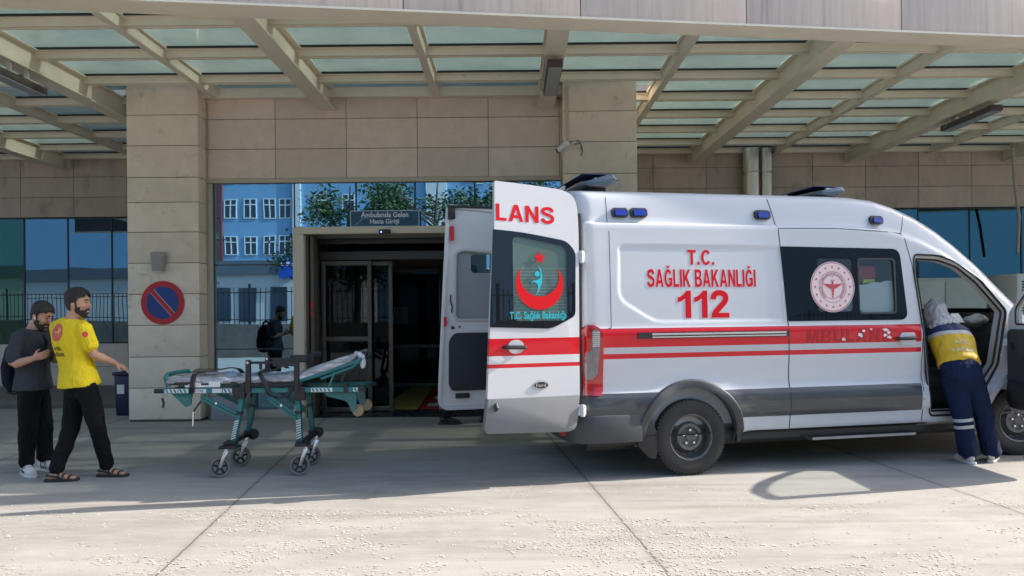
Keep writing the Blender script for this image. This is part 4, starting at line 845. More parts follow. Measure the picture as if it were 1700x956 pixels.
# cabin: lining, seats, dashboard, bulkhead, windscreen, front
DK = pm('cab_plastic', (.022, .023, .026), .55, var=.12); DG = pm('seat_fabric', (.035, .037, .045), .85, var=.15)
q = MB(); q.box(-1.05, 1.28, .10, .11, .44, 2.34); q.box(1.28, 2.52, .09, .10, .44, 1.44); q.box(1.28, 2.30, .11, .12, 2.10, 2.24); q.box(-1.05, .95, 1.90, 1.91, .44, 2.36); q.box(-1.05, 1.75, .14, 1.86, 2.42, 2.44); vp(q, 'inner_lining', pm('lining', (.30, .31, .32), .6, var=.05), fixn=False)
bmc = body  # lining is cut for the side window by starting a second sheet
q = MB(); q.box(-1.05, 4.0, .08, 1.92, .435, .46); vp(q, 'floor_panel', DK)
q = MB(); q.box(2.50, 2.53, .14, 1.86, .46, 2.16); vp(q, 'bulkhead', pm('bulkhead_grey', (.10, .10, .105), .6))
q = MB(); q.prism([(3.52, .46), (3.52, 1.10), (3.60, 1.30), (3.72, 1.38), (3.98, 1.37), (4.05, .46)], lambda a, b, t: Vector((a, t, b)), .10, 1.90); vp(q, 'dashboard', DK, bevel=.02)
for y0 in (.20, 1.25):
    q = MB(); q.box(2.72, 3.22, y0, y0 + .52, .72, .90); st_ = vp(q, 'seat', DG, bevel=.05, segs=3)
    q = MB(); q.prism([(2.62, .88), (2.78, .88), (2.72, 1.50), (2.60, 1.50)], lambda a, b, t: Vector((a, t, b)), y0 + .01, y0 + .51); q.prism([(2.58, 1.53), (2.67, 1.53), (2.66, 1.75), (2.58, 1.75)], lambda a, b, t: Vector((a, t, b)), y0 + .13, y0 + .39); q.build('backrest', DG, st_, bevel=.035, segs=3)
    q = MB(); q.box(2.75, 3.15, y0 + .06, y0 + .46, .46, .72); q.build('seat_base', DK, st_)
q = MB(); q.lathe([(.0, 0), (.19, -.012), (.205, 0), (.19, .012)], Matrix.Translation((3.42, 1.5, 1.22)) @ Matrix.Rotation(R(-62), 4, 'Y'), 24); vp(q, 'steering_wheel', DK)
WG_, WFm = MB(), MB(); Wv = []
for u in [2.86 + .07 * k for k in range(17)]:
    r_ = []
    for t in [-.82 + .1025 * k for k in range(17)]:
        zz = lerp([(0, 2.74), (.18, 2.738), (.36, 2.732), (.54, 2.722), (.68, 2.705), (.77, 2.68), (.822, 2.645), (.9, 2.4)], abs(t)); r_.append(Vector((u, YC + t * lerp(GF, u), zmap(zz, u) + .006)))
    Wv.append(r_)
for i_, (a, b) in enumerate(zip(Wv, Wv[1:])):
    for k in range(16):
        tgt = WFm if i_ in (0, 15) or k in (0, 15) else WG_; tgt.bm.faces.new([tgt.bm.verts.new(v) for v in (a[k], b[k], b[k + 1], a[k + 1])])
for m_ in (WG_, WFm): bmesh.ops.remove_doubles(m_.bm, verts=m_.bm.verts, dist=.0005)
wsc = vp(WG_, 'windscreen', glass_mat('windscreen_glass', .04, (.9, .95, 1), .97, .02, see=(.78, .84, .84))); WFm.build('windscreen_border', M['black'], wsc)
q = MB(); q.box(4.70, 4.83, .22, 1.78, .36, .62); q.box(4.74, 4.815, .45, 1.55, .64, .86); vp(q, 'front_bumper', GREY, bevel=.03)
for y0 in (.24, 1.50):
    q = MB(); q.box(4.52, 4.74, y0, y0 + .26, .90, 1.10); vp(q, 'headlight', pm('headlight', (.6, .62, .65), .1, .3, coat=1), bevel=.03)
# jamb around the cab door: rubber seal and inner return
q = MB(); n = len(CABDOOR)
cx = sum(p[0] for p in CABDOOR) / n; cz = sum(p[1] for p in CABDOOR) / n
O1 = off_poly(CABDOOR, -.012); O2 = off_poly(CABDOOR, .035); O3 = off_poly(CABDOOR, .055)
q.rings([[S(a, b, .004) for a, b in O1], [S(a, b, .012) for a, b in off_poly(CABDOOR, -.004)], [S(a, b, .004) for a, b in off_poly(CABDOOR, .006)], [S(a, b, -.03) for a, b in off_poly(CABDOOR, .008)]], caps=False); vp(q, 'door_seal', M['black'])
q = MB(); q.rings([[S(a, b, -.012) for a, b in off_poly(CABDOOR, .004)], [S(a, b, -.022) for a, b in O2], [S(a, b, -.09) for a, b in O3]], caps=False); vp(q, 'door_jamb', pm('jamb_beige', (.42, .40, .36), .5))
q = MB(); O4 = off_poly(CABDOOR, .045); q.rings([[S(a, b, -.018) for a, b in O2], [S(a, b, -.008) for a, b in off_poly(CABDOOR, .042)], [S(a, b, -.03) for a, b in off_poly(CABDOOR, .052)]], caps=False); vp(q, 'door_seal', M['black'])
# things in the treatment room seen through the side panes
q = MB(); q.box(1.86, 2.10, .13, .30, 1.80, 1.99); bg = vp(q, 'medical_bag', pm('bag_red', (.30, .03, .035), .7, var=.2), bevel=.03); q = MB(); q.box(1.93, 2.06, .112, .128, 1.81, 1.85); q.build('bag_label', pm('bag_yellow', (.5, .55, .05), .6), bg)
q = MB(); q.holed([(1.82, 1.51), (2.225, 1.51), (2.215, 1.83), (2.15, 1.835), (2.08, 1.815), (2.0, 1.82), (1.94, 1.80), (1.82, 1.79)], [], lambda a, b, t: S(a, b, t), -.03, -.022); vp(q, 'window_film', pm('film_grey', (.40, .43, .46), .5, var=.04), smooth=0)
q = MB(); q.box(1.34, 1.75, .035, .042, 1.51, 1.86); vp(q, 'window_film', pm('film_dark', (.17, .18, .19), .5, var=.05), smooth=0)
q = MB(); q.box(-.9, 2.2, 1.45, 1.88, .47, 1.55); q.box(-.6, 2.2, 1.55, 1.88, 1.75, 2.35); vp(q, 'equipment_cupboard', pm('cupboard', (.42, .43, .44), .5), bevel=.01)
q = MB(); q.box(-.95, .9, .5, 1.05, .62, .72); vp(q, 'stretcher_table', M['steel'], bevel=.01)

# ---------------------------------------------------------------- rear doors: local x hinge -> free edge, local +y faces the camera
fo = lambda a, b, t: Vector((a, t + .028 * math.sin(math.pi * max(0, min(1, (b - .45) / 2.3))), b))
q = MB(); DP = rpoly([(.012, .80), (.012, 2.30), (.02, 2.50), (.06, 2.60), (.16, 2.645), (.45, 2.675), (.79, 2.70), (.80, 2.27), (.84, 1.60), (.875, .80)], [.01, .1, .05, .05, .06, .2, .012, .02, .2, .01], 4)
HOLE = rpoly([(.137, 1.475), (.637, 1.475), (.637, 2.205), (.58, 2.215), (.137, 2.13)], [.06, .06, .06, .05, .07], 5)
q.holed(DP, [HOLE], fo, 0, .06)
nd = q.build('rear_door', amb_paint('rear_door_paint', True, 5, white=(.60, .60, .615), z=(.10, 1.055, 1.10, 1.165, 1.315, 1.32), kerb=.10), amb, smooth=40); nd.location = (-1.11, .03, 0); nd.rotation_euler = (0, 0, math.pi + R(5))
DEND = nd
WIN = rpoly([(.284, 1.405), (.855, 1.425), (.815, 2.275), (.55, 2.255), (.13, 2.185), (.047, 2.09), (.055, 1.515)], [.06, .01, .01, .2, .08, .05, .04], 5)
q = MB(); q.holed(WIN, [off_poly(HOLE[::-1], -.004) if False else HOLE], fo, .0615, .066); q.build('window_band', glass_mat('rear_black_glazing', .05, (.9, .95, 1), 0, .015, body=(.008, .009, .014)), nd, smooth=0)
q = MB(); q.prism(HOLE, fo, .050, .056); q.build('pane', glass_mat('rear_glass', .04, (.75, 1, .92), .35, .015, see=(.60, .72, .68), body=(.13, .19, .17)), nd, smooth=0)
q = MB()
for k in range(16): q.prism([(.15, 1.50 + .029 * k), (.62, 1.50 + .029 * k), (.62, 1.502 + .029 * k), (.15, 1.502 + .029 * k)], fo, .0562, .0566)
q.build('heating_wire', pm('wire_pale', (.25, .32, .30), .5), nd, smooth=0)
ex, ez = .392, 1.797
q = MB(); q.prism(crescent(ex, ez, .222, 0, .075, a=40), fo, .0665, .0685); emb = q.build('emblem', pm('emblem_red', (.62, .010, .016), .45, spec=.15), nd, smooth=0)
q = MB(); q.prism(star(ex, ez + .235, .062), fo, .0665, .0685); q.build('emblem_star', pm('star_red', (.62, .010, .016), .45, spec=.15), emb, smooth=0)
# figure: arm raised, head, body sweeping down (mirror x because +x runs to the left)
q = MB(); fig = [(-.01, .20), (.012, .16), (.022, .10), (.018, .04), (-.004, -.02), (-.035, -.075), (-.02, -.035), (-.014, .0), (-.02, .035), (-.045, .05), (-.075, .04), (-.05, .062), (-.02, .068), (.002, .085), (.008, .13)]
q.prism([(ex - a * 1.15, ez - .03 + b) for a, b in fig], fo, .0665, .0685); q.prism(circle(ex + .022, ez + .092, .024, 20), fo, .0665, .0685); q.build('emblem_figure', M['teal'], emb, smooth=0)
lettering('lettering', 'T.C. Sağlık Bakanlığı', (-.672, -.145, 1.475, 1.562), lambda a, b: fo(-a, b, .0668), M['teal'], nd, .022)
capitals('lettering', 'LANS', (-.784, -.243, 2.345, 2.492), lambda a, b, t: fo(-a, b - .022 * (a + .784) / .54 + .01, .0622 + t), pm('lans_red', (.62, .010, .018), .45, spec=.15), nd)
q = MB(); q.prism(circle(.615, 1.25, .075, 24, .062), fo, .0605, .066); hc = q.build('door_handle', M['cab_paint'], nd); q = MB(); q.tube([fo(.73, 1.248, .062), fo(.72, 1.25, .095), fo(.55, 1.245, .10), fo(.525, 1.242, .07)], [.014, .019, .018, .012], 10); q.tube([fo(.70, 1.25, .10), fo(.70, 1.25, .118)], .012, 10); q.build('grip', M['black'], hc)
q = MB(); q.prism(circle(.385, .905, .073, 36, .036), fo, .0605, .068); ov = q.build('maker_badge', M['chrome'], nd); q = MB(); q.prism(circle(.385, .905, .066, 36, .030), fo, .0685, .0695); ov2 = q.build('badge_field', pm('badge_navy', (.02, .025, .04), .3), ov)
lettering('badge_lettering', 'Ford', (-.43, -.34, .889, .922), lambda a, b: fo(-a, b, .0702), M['chrome'], ov, .0)
q = MB(); q.prism(rpoly([(.014, .803), (.878, .803), (.905, .53), (.88, .50), (.12, .475), (.05, .50), (.03, .60)], [.01, .01, .03, .03, .06, .05, .05], 4), fo, -.008, .072); q.build('lower_panel', pm('silver_grey_panel', (.17, .175, .185), .45, var=.08, vscale=3), nd, bevel=.008)
q = MB(); q.tube([fo(.80, .70, .072), fo(.805, .73, .10), fo(.80, .76, .072)], [.012, .022, .012], 10); q.build('rubber_buffer', M['black'], nd)
# hinges
for z in (2.045, .66):
    q = MB(); q.box(-1.135, -1.055, -.045, .03, z - .045, z + .045); q.tube([(-1.09, -.045, z - .055), (-1.09, -.045, z + .055)], .022, 10); vp(q, 'hinge', M['cab_paint'], bevel=.006)
    q = MB(); q.box(-1.135, -1.055, 1.97, 2.045, z - .045, z + .045); vp(q, 'hinge', M['cab_paint'], bevel=.006)
q = MB(); q.box(-1.085, -1.06, .06, .14, .62, 2.45); vp(q, 'door_seal', M['black'])
# far door, inner side towards us
fi = lambda a, b, t: Vector((a, t - .02 * math.sin(math.pi * max(0, min(1, (b - .45) / 2.3))), b))
FP = rpoly([(.012, .50), (.012, 2.55), (.10, 2.64), (.45, 2.69), (.905, 2.72), (.925, 2.25), (.965, 1.5), (1.005, .80), (1.015, .55), (.97, .50)], [.03, .1, .08, .2, .02, .02, .2, .1, .03, .03], 4)
FH = rpoly([(.20, 1.48), (.84, 1.48), (.83, 2.22), (.74, 2.245), (.20, 2.20)], [.06, .05, .06, .05, .06], 4)
q = MB(); q.holed(FP, [FH], fi, 0, .06); fd = q.build('rear_door', pm('door_inner_white', (.68, .68, .67), .4, var=.05, coat=.4, dirt=(.4, .37, .33), dscale=5, dlo=.62, dhi=.85), amb, smooth=40); fd.location = (-1.11, 1.97, 0); fd.rotation_euler = (0, 0, math.pi + R(1.5))
q = MB(); q.holed(off_poly(FP, .0), [off_poly(FP, .045)], fi, .0605, .085); q.build('door_rim', pm('rim_white', (.70, .70, .69), .4, var=.04), fd, bevel=.008)
q = MB(); q.prism(FH, fi, .02, .03); q.build('pane', pm('frosted_pane', (.30, .32, .335), .35, var=.04), fd, smooth=0)
q = MB(); q.holed(off_poly(FH, -.03), [off_poly(FH, .0)], fi, .061, .075); q.build('window_trim', pm('trim_grey', (.50, .50, .49), .5), fd, bevel=.005)
q = MB(); q.prism(rrect(.25, .66, 2.0, 2.21, .04), fi, .031, .034); q.build('inner_glass', M['mirror'], fd, smooth=0)
q = MB(); q.prism(rpoly([(.25, .67), (.90, .67), (.935, .74), (.925, 1.24), (.86, 1.32), (.25, 1.32)], [.04, .05, .05, .06, .06, .04], 4), fi, .061, .08); q.build('trim_panel', pm('navy_panel', (.018, .022, .032), .6, var=.15), fd, bevel=.006)
q = MB(); q.box(.70, .86, .045, .085, .585, .64); q.tube([fi(.88, 1.38, .05), fi(.88, 1.38, .075)], .02, 10); q.tube([fi(.80, 1.39, .05), fi(.80, 1.39, .07)], .012, 8); q.build('latch', M['black'], fd, bevel=.004)
q = MB(); q.tube([fi(.90, 1.75, .07), fi(.905, 1.68, .075), fi(.885, 1.62, .07), fi(.89, 1.55, .065)], .008, 6); q.build('wire', M['black'], fd)
q = MB(); q.box(.862, .905, .062, .089, 2.36, 2.52); q.box(.955, .985, .062, .089, 1.40, 1.50); q.build('reflector', M['red'], fd)
q = MB(); q.box(.05, .935, .03, .10, 2.725, 2.755); q.box(.85, .93, .05, .12, 2.60, 2.725); q.build('top_seal', M['black'], fd, bevel=.005)
q = MB(); q.box(.74, 1.03, -.03, .05, .47, .51); q.build('bottom_seal', pm('seal_grey', (.2, .2, .2), .6), fd)
# front passenger door, swung wide open: local x hinge -> free edge, local +y is the inner side when it has turned
FA = R(78)
fdr = rpoly([(-.02, .47), (.95, .45), (1.05, .9), (1.08, 1.35), (1.14, 2.06), (.84, 2.10), (.55, 2.0), (.28, 1.80), (-.02, 1.50), (-.05, 1.2)], [.08, .08, .1, .02, .06, .08, .2, .2, .05, .05], 4)
fh = rpoly([(.10, 1.38), (1.02, 1.38), (1.06, 2.0), (.84, 2.03), (.57, 1.93), (.30, 1.74), (.10, 1.54)], [.03, .03, .05, .08, .1, .1, .04], 4)
fq = lambda a, b, t: Vector((a, -t, b))
q = MB(); q.holed(fdr, [fh], fq, -.035, .0); pd = q.build('front_door', amb_paint('front_door_paint', True, 5, z=(.793, 1.108, 1.158, 1.215, 1.372, 1.392)), amb, smooth=40); pd.location = (3.60, -.01, 0); pd.rotation_euler = (0, 0, math.pi + FA)
q = MB(); q.holed(off_poly(fdr, .01), [off_poly(fh, -.012)], fq, .0005, .03); q.build('inner_frame', pm('inner_frame_white', (.62, .62, .61), .45), pd)
q = MB(); q.holed(off_poly(fh, -.010), [off_poly(fh, .008)], fq, .0302, .036); q.build('door_seal', M['black'], pd)
q = MB(); q.prism(fh, fq, -.022, -.016); q.build('pane', M['carglass'], pd, smooth=0)
q = MB(); q.prism(rpoly([(.02, .52), (.90, .50), (1.0, .9), (1.03, 1.33), (.02, 1.33)], .06, 4), fq, .0305, .075); trp = q.build('trim_panel', pm('dark_grey_trim', (.045, .047, .05), .55, var=.12), pd, bevel=.015)
q = MB(); q.prism(rrect(.08, .60, .56, .80, .05), fq, .0755, .12); q.prism(rrect(.30, .85, 1.0, 1.06, .025), fq, .0755, .11); q.prism(rrect(.09, .14, 1.12, 1.20, .02), fq, .0755, .082); q.build('door_pocket', M['black'], trp, bevel=.01)
q = MB(); q.box(3.52, 3.62, -.02, .08, .70, .78); q.box(3.52, 3.62, -.02, .08, 1.15, 1.23); vp(q, 'hinge', M['cab_paint'], bevel=.005)
# ================================================================ stretcher, standing on four castors
TE = pm('teal_enamel', (.012, .155, .155), .4, var=.15, vscale=8, coat=.3); BK = M['black']
SX, SY = -2.42, 7.5
stc = thing('ambulance_stretcher', 'teal wheeled stretcher with a plastic wrapped mattress and raised backrest', 'stretcher', (SX, SY, 0)); stc.scale = (.95, 1, 1)
def sp(x, y, Y):
    v = px(x, y, Y); return Vector((v.x - SX, v.y - SY, v.z))
YN, YFr = 7.27, 7.80
def srail(Y, nm):
    q = MB(); a, b = sp(262, 648, YN), sp(607, 646, YN); y = Y - SY
    q.box(a.x, b.x, y - .018, y + .018, .795, .845); return q.build(nm, TE, stc, bevel=.006)
r1 = srail(YN, 'rail'); r2 = srail(YFr, 'rail')
LABELW = pm('reflective_white', (.62, .66, .66), .35); yn = YN - SY - .0195
def sticker(x0, x1, z0, z1, par, stripes=True, txt=None):
    q = MB(); q.box(x0, x1, yn, yn + .0012, z0, z1); o = q.build('sticker', LABELW, par, smooth=0)
    q = MB(); n = int((x1 - x0) / .04)
    if stripes:
        for k in range(n):
            xa = x0 + .006 + k * .04; q.prism([(xa, z1 - .003), (xa + .018, z1 - .003), (xa + .034, z0 + .003), (xa + .016, z0 + .003)], lambda a, b, t: Vector((a, t, b)), yn - .001, yn - .0002)
        q.build('sticker_stripe', TE, o, smooth=0)
    if txt: lettering('sticker_lettering', txt, (x0 + .03, x1 - .03, z0 + .009, z1 - .009), lambda a, b: Vector((a, yn - .001, b)), BK, o, .01)
sticker(-.98, -.85, .80, .84, r1); sticker(-.84, -.74, .80, .84, r1); sticker(-.73, -.56, .80, .84, r1, False, 'ES 125'); sticker(-.50, -.40, .80, .84, r1, False); sticker(-.39, -.30, .80, .84, r1); sticker(.50, .72, .80, .84, r1); sticker(.93, .98, .80, .84, r1)
q = MB(); pass
for xa, xb in ((-1.0, -1.09), (.98, 1.06)):
    for ya in (YN - SY, YFr - SY): q = MB(); q.tube([(xa, ya, .82), (xb, ya, .82)], .022, 10); q.build('grip', BK, stc)
q = MB()
for x in (-.98, -.35, .30, .98): q.box(x - .02, x + .02, YN - SY + .019, YFr - SY - .019, .80, .835)
q.build('cross_bar', TE, stc, bevel=.005)
# deck, mattress and the crumpled plastic cover
q = MB(); q.box(-.93, .42, YN - SY - .012, YFr - SY + .012, .875, .905); q.bar((.36, .265, .90), (.98, .265, 1.10), .54, .02); q.build('deck', BK, stc)
bm = bmesh.new(); prof = [(-.96, .925, .05), (-.92, .955, .09), (-.70, .965, .10), (-.30, .955, .095), (.10, .96, .095), (.36, .985, .10), (.55, 1.05, .105), (.78, 1.125, .105), (.92, 1.17, .10), (.965, 1.185, .05)]
rg = []; nY = 14
xs_ = [-.965 + 1.93 * k / 70 for k in range(71)]
def tab(i): return [(p[0], p[i]) for p in prof]
for x in xs_:
    zt_, th = lerp(tab(1), x), lerp(tab(2), x); zb = zt_ - th; ring = []
    for k in range(28):
        a = 2 * math.pi * k / 28; cx_, cz_ = math.cos(a), math.sin(a); sx_ = math.copysign(abs(cx_) ** .35, cx_); sz_ = math.copysign(abs(cz_) ** .45, cz_)
        v = Vector((x, .035 + .275 * sx_, (zt_ + zb) / 2 + th / 2 * sz_)); nn = noise.noise(Vector((v.x * 9, v.y * 5, v.z * 9))) * .012 + abs(noise.noise(Vector((v.x * 16 + 3, v.y * 30, v.z * 26)))) * .016
        v.z += nn; v.y -= nn * (1 if v.y < 0 else -1); ring.append(v)
    rg.append(ring)
q = MB(); q.rings(rg)
mt = pm('plastic_wrapped_mattress', (.33, .33, .345), .2, var=.5, vscale=7, stretch=(.7, 4, 4), bump=.9, bscale=22, dirt=(.80, .80, .80), dscale=7, dlo=.50, dhi=.64, coat=.6)
mat_o = q.build('mattress', mt, stc, smooth=50)
q = MB(); rr = [[Vector((a, yn + .006 + .004 * math.sin(a * 30), b)) for a, b in ((x, .855), (x, .868), (x, .885 + .03 * math.sin((x + .73) * 8)))] for x in [-.78 + .02 * k for k in range(19)]]
for a, b in zip(rr, rr[1:]):
    A = [q.bm.verts.new(v) for v in a]; B = [q.bm.verts.new(v) for v in b]
    for k in range(2): q.bm.faces.new((A[k], B[k], B[k + 1], A[k + 1]))
q.build('cover_hem', M['white'], mat_o, fixn=False)
for dy in (0, .06):
    q = MB(); q.ell((1.00, -.20 + dy, 1.125), (.032, .025, .03)); q.ell((1.015, -.20 + dy, 1.07), (.024, .022, .055)); q.tube([(.94, -.19 + dy, 1.16), (.985, -.2 + dy, 1.155), (1.01, -.2 + dy, 1.10)], [.025, .02, .016], 8); q.build('knotted_cover', pm('crumpled_film', (.60, .60, .62), .3, var=.2, vscale=40, bump=.6, bscale=50), mat_o)
# raised foot bow, backrest frame
q = MB(); q.tube([(-.955, -.22, .86), (-.985, -.22, .95), (-.975, -.20, .975), (-.975, -.02, .98), (-.985, .28, .975), (-.97, .30, .95), (-.955, .30, .86)], .022, 10); q.build('foot_bow', TE, stc)
for y in (-.235, .305):
    q = MB(); q.tube([(.34, y, .895), (.62, y, .975), (.98, y, 1.095), (1.01, y, 1.12)], .019, 8); q.tube([(.60, y, .925), (.92, y, 1.035), (.99, y, 1.09)], .014, 8); q.tube([(.68, y, .84), (.74, y, .99)], .012, 8); q.build('backrest_frame', TE, stc)
q = MB(); q.tube([(1.0, -.235, 1.11), (1.02, .03, 1.11), (1.0, .305, 1.11)], .019, 8); q.build('backrest_handle', BK, stc)
# side guards
for y, dz in ((YN - SY - .02, 0), (YFr - SY + .02, 0)):
    q = MB(); q.box(-.155, -.105, y - .02, y + .02, .80, 1.115); q.box(.335, .385, y - .02, y + .02, .80, 1.14); q.box(-.11, .34, y - .013, y + .013, 1.075, 1.10); q.box(.12, .36, y - .015, y + .015, 1.05, 1.125); q.box(.34, .46, y - .015, y + .015, 1.10, 1.16); q.box(-.02, .01, y - .01, y + .01, 1.02, 1.08); sg = q.build('side_guard', BK, stc, bevel=.007)
    q = MB(); q.tube([(-.13, y - .021, 1.09), (-.13, y - .028, 1.09)], .014, 10); q.build('knob', M['chrome'], sg)
# belts
def belt(pts, w_=.05):
    q = MB(); V = []
    P = [Vector(p) for p in pts]
    for i, p in enumerate(P):
        V.append([q.bm.verts.new(p + Vector((dx, 0, 0))) for dx in (-w_ / 2, w_ / 2)])
    for a, b in zip(V, V[1:]): q.bm.faces.new((a[0], a[1], b[1], b[0]))
    o = q.build('belt', BK, stc, fixn=False); sm_ = o.modifiers.new('s', 'SOLIDIFY'); sm_.thickness = .006; return o
belt([(-.70, -.27, .80), (-.695, -.265, .90), (-.68, -.24, .985), (-.60, -.15, 1.0), (-.52, -.05, 1.01), (-.42, .05, 1.025), (-.40, .2, 1.0), (-.38, .33, .93)])
belt([(-.06, .1, 1.0), (-.04, -.10, .995), (-.02, -.24, .985), (.02, -.262, .93), (.06, -.268, .84), (.10, -.268, .77), (.18, -.268, .745), (.26, -.262, .76), (.30, -.258, .82), (.31, -.258, .88)])
belt([(.14, .15, 1.0), (.16, -.02, 1.04), (.18, -.12, 1.055), (.15, -.2, 1.02), (.0, -.24, .99)], .045)
for b_ in ((-.2, .3, YN - SY - .03, YN - SY + .01, .855, .885), (.05, .12, -.265, -.24, .86, .90), (-.30, -.1, -.25, -.21, .80, .86), (.33, .44, -.26, -.2, .72, .86), (-.29, -.17, -.26, -.2, .745, .86), (.83, .88, -.25, -.2, .79, .87), (.98, 1.05, -.26, -.2, .80, .86)): q = MB(); q.box(*b_); q.build('lock_mechanism', BK, stc, bevel=.005)
q = MB(); q.tube([(-.15, -.25, .87), (.05, -.255, .885), (.2, -.25, .86), (.42, -.25, .885)], .015, 8); q.build('release_cable', BK, stc)
# legs with castors
def leg(xt, xb, y, zt_, zb, stripe):
    q = MB(); q.bar((xt, y, zt_), (xb, y, zb), .05, .062, up=(0, 1, 0)); L_ = q.build('leg', TE, stc, bevel=.008)
    q = MB(); m = Vector((xt, y, zt_)).lerp(Vector((xb, y, zb)), .35); q.bar(m, Vector((xt, y, zt_)).lerp(Vector((xb, y, zb)), .42), .06, .072, up=(0, 1, 0)); q.bar(Vector((xt, y, zt_)).lerp(Vector((xb, y, zb)), .0), Vector((xt, y, zt_)).lerp(Vector((xb, y, zb)), .06), .062, .078, up=(0, 1, 0)); q.bar(Vector((xt, y, zt_)).lerp(Vector((xb, y, zb)), .94), Vector((xt, y, zt_)).lerp(Vector((xb, y, zb)), 1.02), .07, .10, up=(0, 1, 0)); q.build('leg_collar', BK, L_, bevel=.006)
    if stripe:
        q = MB(); A, B = Vector((xt, y - .033, zt_)), Vector((xb, y - .033, zb))
        for k in range(8):
            p = A.lerp(B, .55 + .048 * k); q.prism([(-.024, -.012), (.024, .006), (.024, .018), (-.024, .0)], lambda a, b, t: Vector((p.x + a, p.y + t, p.z + b)), -.0012, -.0004)
        q.build('sticker', LABELW, L_, smooth=0)
def castor(x, y, yaw, top):
    """trailing swivel castor"""

    Mz = Matrix.Translation((x, y, 0)) @ Matrix.Rotation(yaw, 4, 'Z')
    q = MB()
    prof = [(.075, -.019), (.097, -.019), (.101, -.012), (.102, 0), (.101, .012), (.097, .019), (.075, .019), (.075, -.019)]
    q.lathe(prof, Mz @ Matrix.Translation((0, 0, .102)) @ Matrix.Rotation(R(90), 4, 'X'), 40); wl = q.build('castor', pm('castor_tyre', (.16, .155, .145), .7, var=.2), stc, smooth=30)
    q = MB(); hubM = Mz @ Matrix.Translation((0, 0, .102)) @ Matrix.Rotation(R(90), 4, 'X'); q.lathe([(0, -.02), (.024, -.02), (.026, 0), (.024, .02), (0, .02)], hubM, 20); q.lathe([(.064, -.014), (.076, -.017), (.076, .017), (.064, .014), (.064, -.014)], hubM, 36)
    for k in range(5): a = R(72 * k + 15); q.bar(hubM @ Vector((.02 * math.cos(a), .02 * math.sin(a), 0)), hubM @ Vector((.067 * math.cos(a), .067 * math.sin(a), 0)), .022, .018)
    q.build('hub', BK, wl)
    q = MB()
    for s in (-1, 1): q.rings([[Mz @ Vector(p) for p in ((-.014, s * .032, .10), (.016, s * .032, .095), (.016, s * .026, .095), (-.014, s * .026, .10))], [Mz @ Vector(p) for p in ((.02, s * .034, .20), (.055, s * .034, .20), (.055, s * .024, .20), (.02, s * .024, .20))], [Mz @ Vector(p) for p in ((.04, s * .03, .255), (.085, s * .03, .255), (.085, s * .0, .255), (.04, s * .0, .255))]])
    q.tube([Mz @ Vector((.062, 0, .245)), Mz @ Vector((.062, 0, .30))], .022, 12); q.build('fork', M['steel'], wl, bevel=.003)
yn2, yf2 = YN - SY + .03, YFr - SY - .03
leg(-.20, -.31, yn2, .79, .30, True); leg(-.24, -.33, yf2, .79, .33, False); leg(.355, .375, yn2, .79, .30, True); leg(.33, .37, yf2, .79, .33, False)
castor(-.395, yn2 - .13, R(18), 0); castor(-.39, yf2 - .06, R(8), 0); castor(.38, yn2 - .05, R(20), 0); castor(.36, yf2 - .04, R(30), 0)
q = MB(); q.bar((-.36, yn2 - .05, .305), (-.33, yf2, .32), .07, .04); q.build('castor_mount', BK, stc, bevel=.006)
q = MB(); q.box(-.40, -.22, yn2 - .16, yn2 - .02, .275, .30); q.build('castor_mount', BK, stc, bevel=.006)
q = MB(); q.bar((.40, yn2, .305), (.39, yf2, .32), .07, .04); q.build('castor_mount', BK, stc, bevel=.006)
q = MB(); q.box(.34, .47, yn2 - .08, yn2 + .05, .278, .31); q.build('castor_mount', BK, stc, bevel=.006)
q = MB(); q.tube([(-.275, yf2 + .03, .315), (-.275, yf2 - .02, .315)], .055, 16); q.build('castor_mount', BK, stc, bevel=.006)
q = MB(); q.tube([(.43, yf2 + .03, .33), (.43, yf2 - .02, .33)], .055, 16); q.build('castor_mount', BK, stc, bevel=.006)
for y, o_ in ((yn2 - .03, 0), (yf2 + .03, -.06)):
    for dz in (0, -.035):
        q = MB(); q.bar((-.62 + o_, y, .775 + dz), (-.26 + o_, y, .60 + dz), .022, .026); q.build('brace', TE, stc, bevel=.004); q = MB(); q.bar((.06 + o_, y, .775 + dz), (.345 + o_, y, .575 + dz), .022, .026); q.build('brace', TE, stc, bevel=.004)
for x, z in ((-.46, .70), (.20, .675)): q = MB(); q.tube([(x, yn2 - .045, z), (x, yn2 - .055, z)], .013, 8); q.build('bolt', M['chrome'], stc)
# loading wheels at the head end, hook at the foot end
for y in (yn2 + .02, yf2 - .02):
    q = MB(); q.prism(rpoly([(.62, .785), (.95, .785), (.95, .62), (.90, .59), (.86, .70), (.64, .755)], [.01, .03, .04, .03, .04, .01], 3), lambda a, b, t: Vector((a, t, b)), y - .012, y + .012); lb = q.build('loading_bracket', TE, stc)
    q = MB(); q.lathe([(0, -.02), (.055, -.02), (.06, -.012), (.06, .012), (.055, .02), (0, .02)], Matrix.Translation((.955, y + .045, .605)) @ Matrix.Rotation(R(90), 4, 'X'), 28); q.build('loading_wheel', pm('tan_rubber', (.36, .27, .15), .6, var=.1), lb)
q = MB(); q.prism([(-.93, .79), (-.72, .79), (-.735, .68), (-.79, .66)], lambda a, b, t: Vector((a, t, b)), yn2 - .012, yn2 + .012); q.build('foot_bracket', TE, stc, bevel=.004)
q = MB(); q.tube([(-1.02, yn2 - .02, .75), (-1.0, yn2 - .03, .70), (-1.01, yn2 - .03, .66)], .012, 8); q.build('hook', BK, stc); q = MB(); q.tube([(-.58, yn2 - .02, .78), (-.70, yn2 - .03, .62)], .009, 8); q.build('release_lever', BK, stc); q = MB(); q.tube([(-.70, yn2 - .03, .62), (-.705, yn2 - .03, .48)], .009, 8); q.build('lever_tip', M['chrome'], stc)
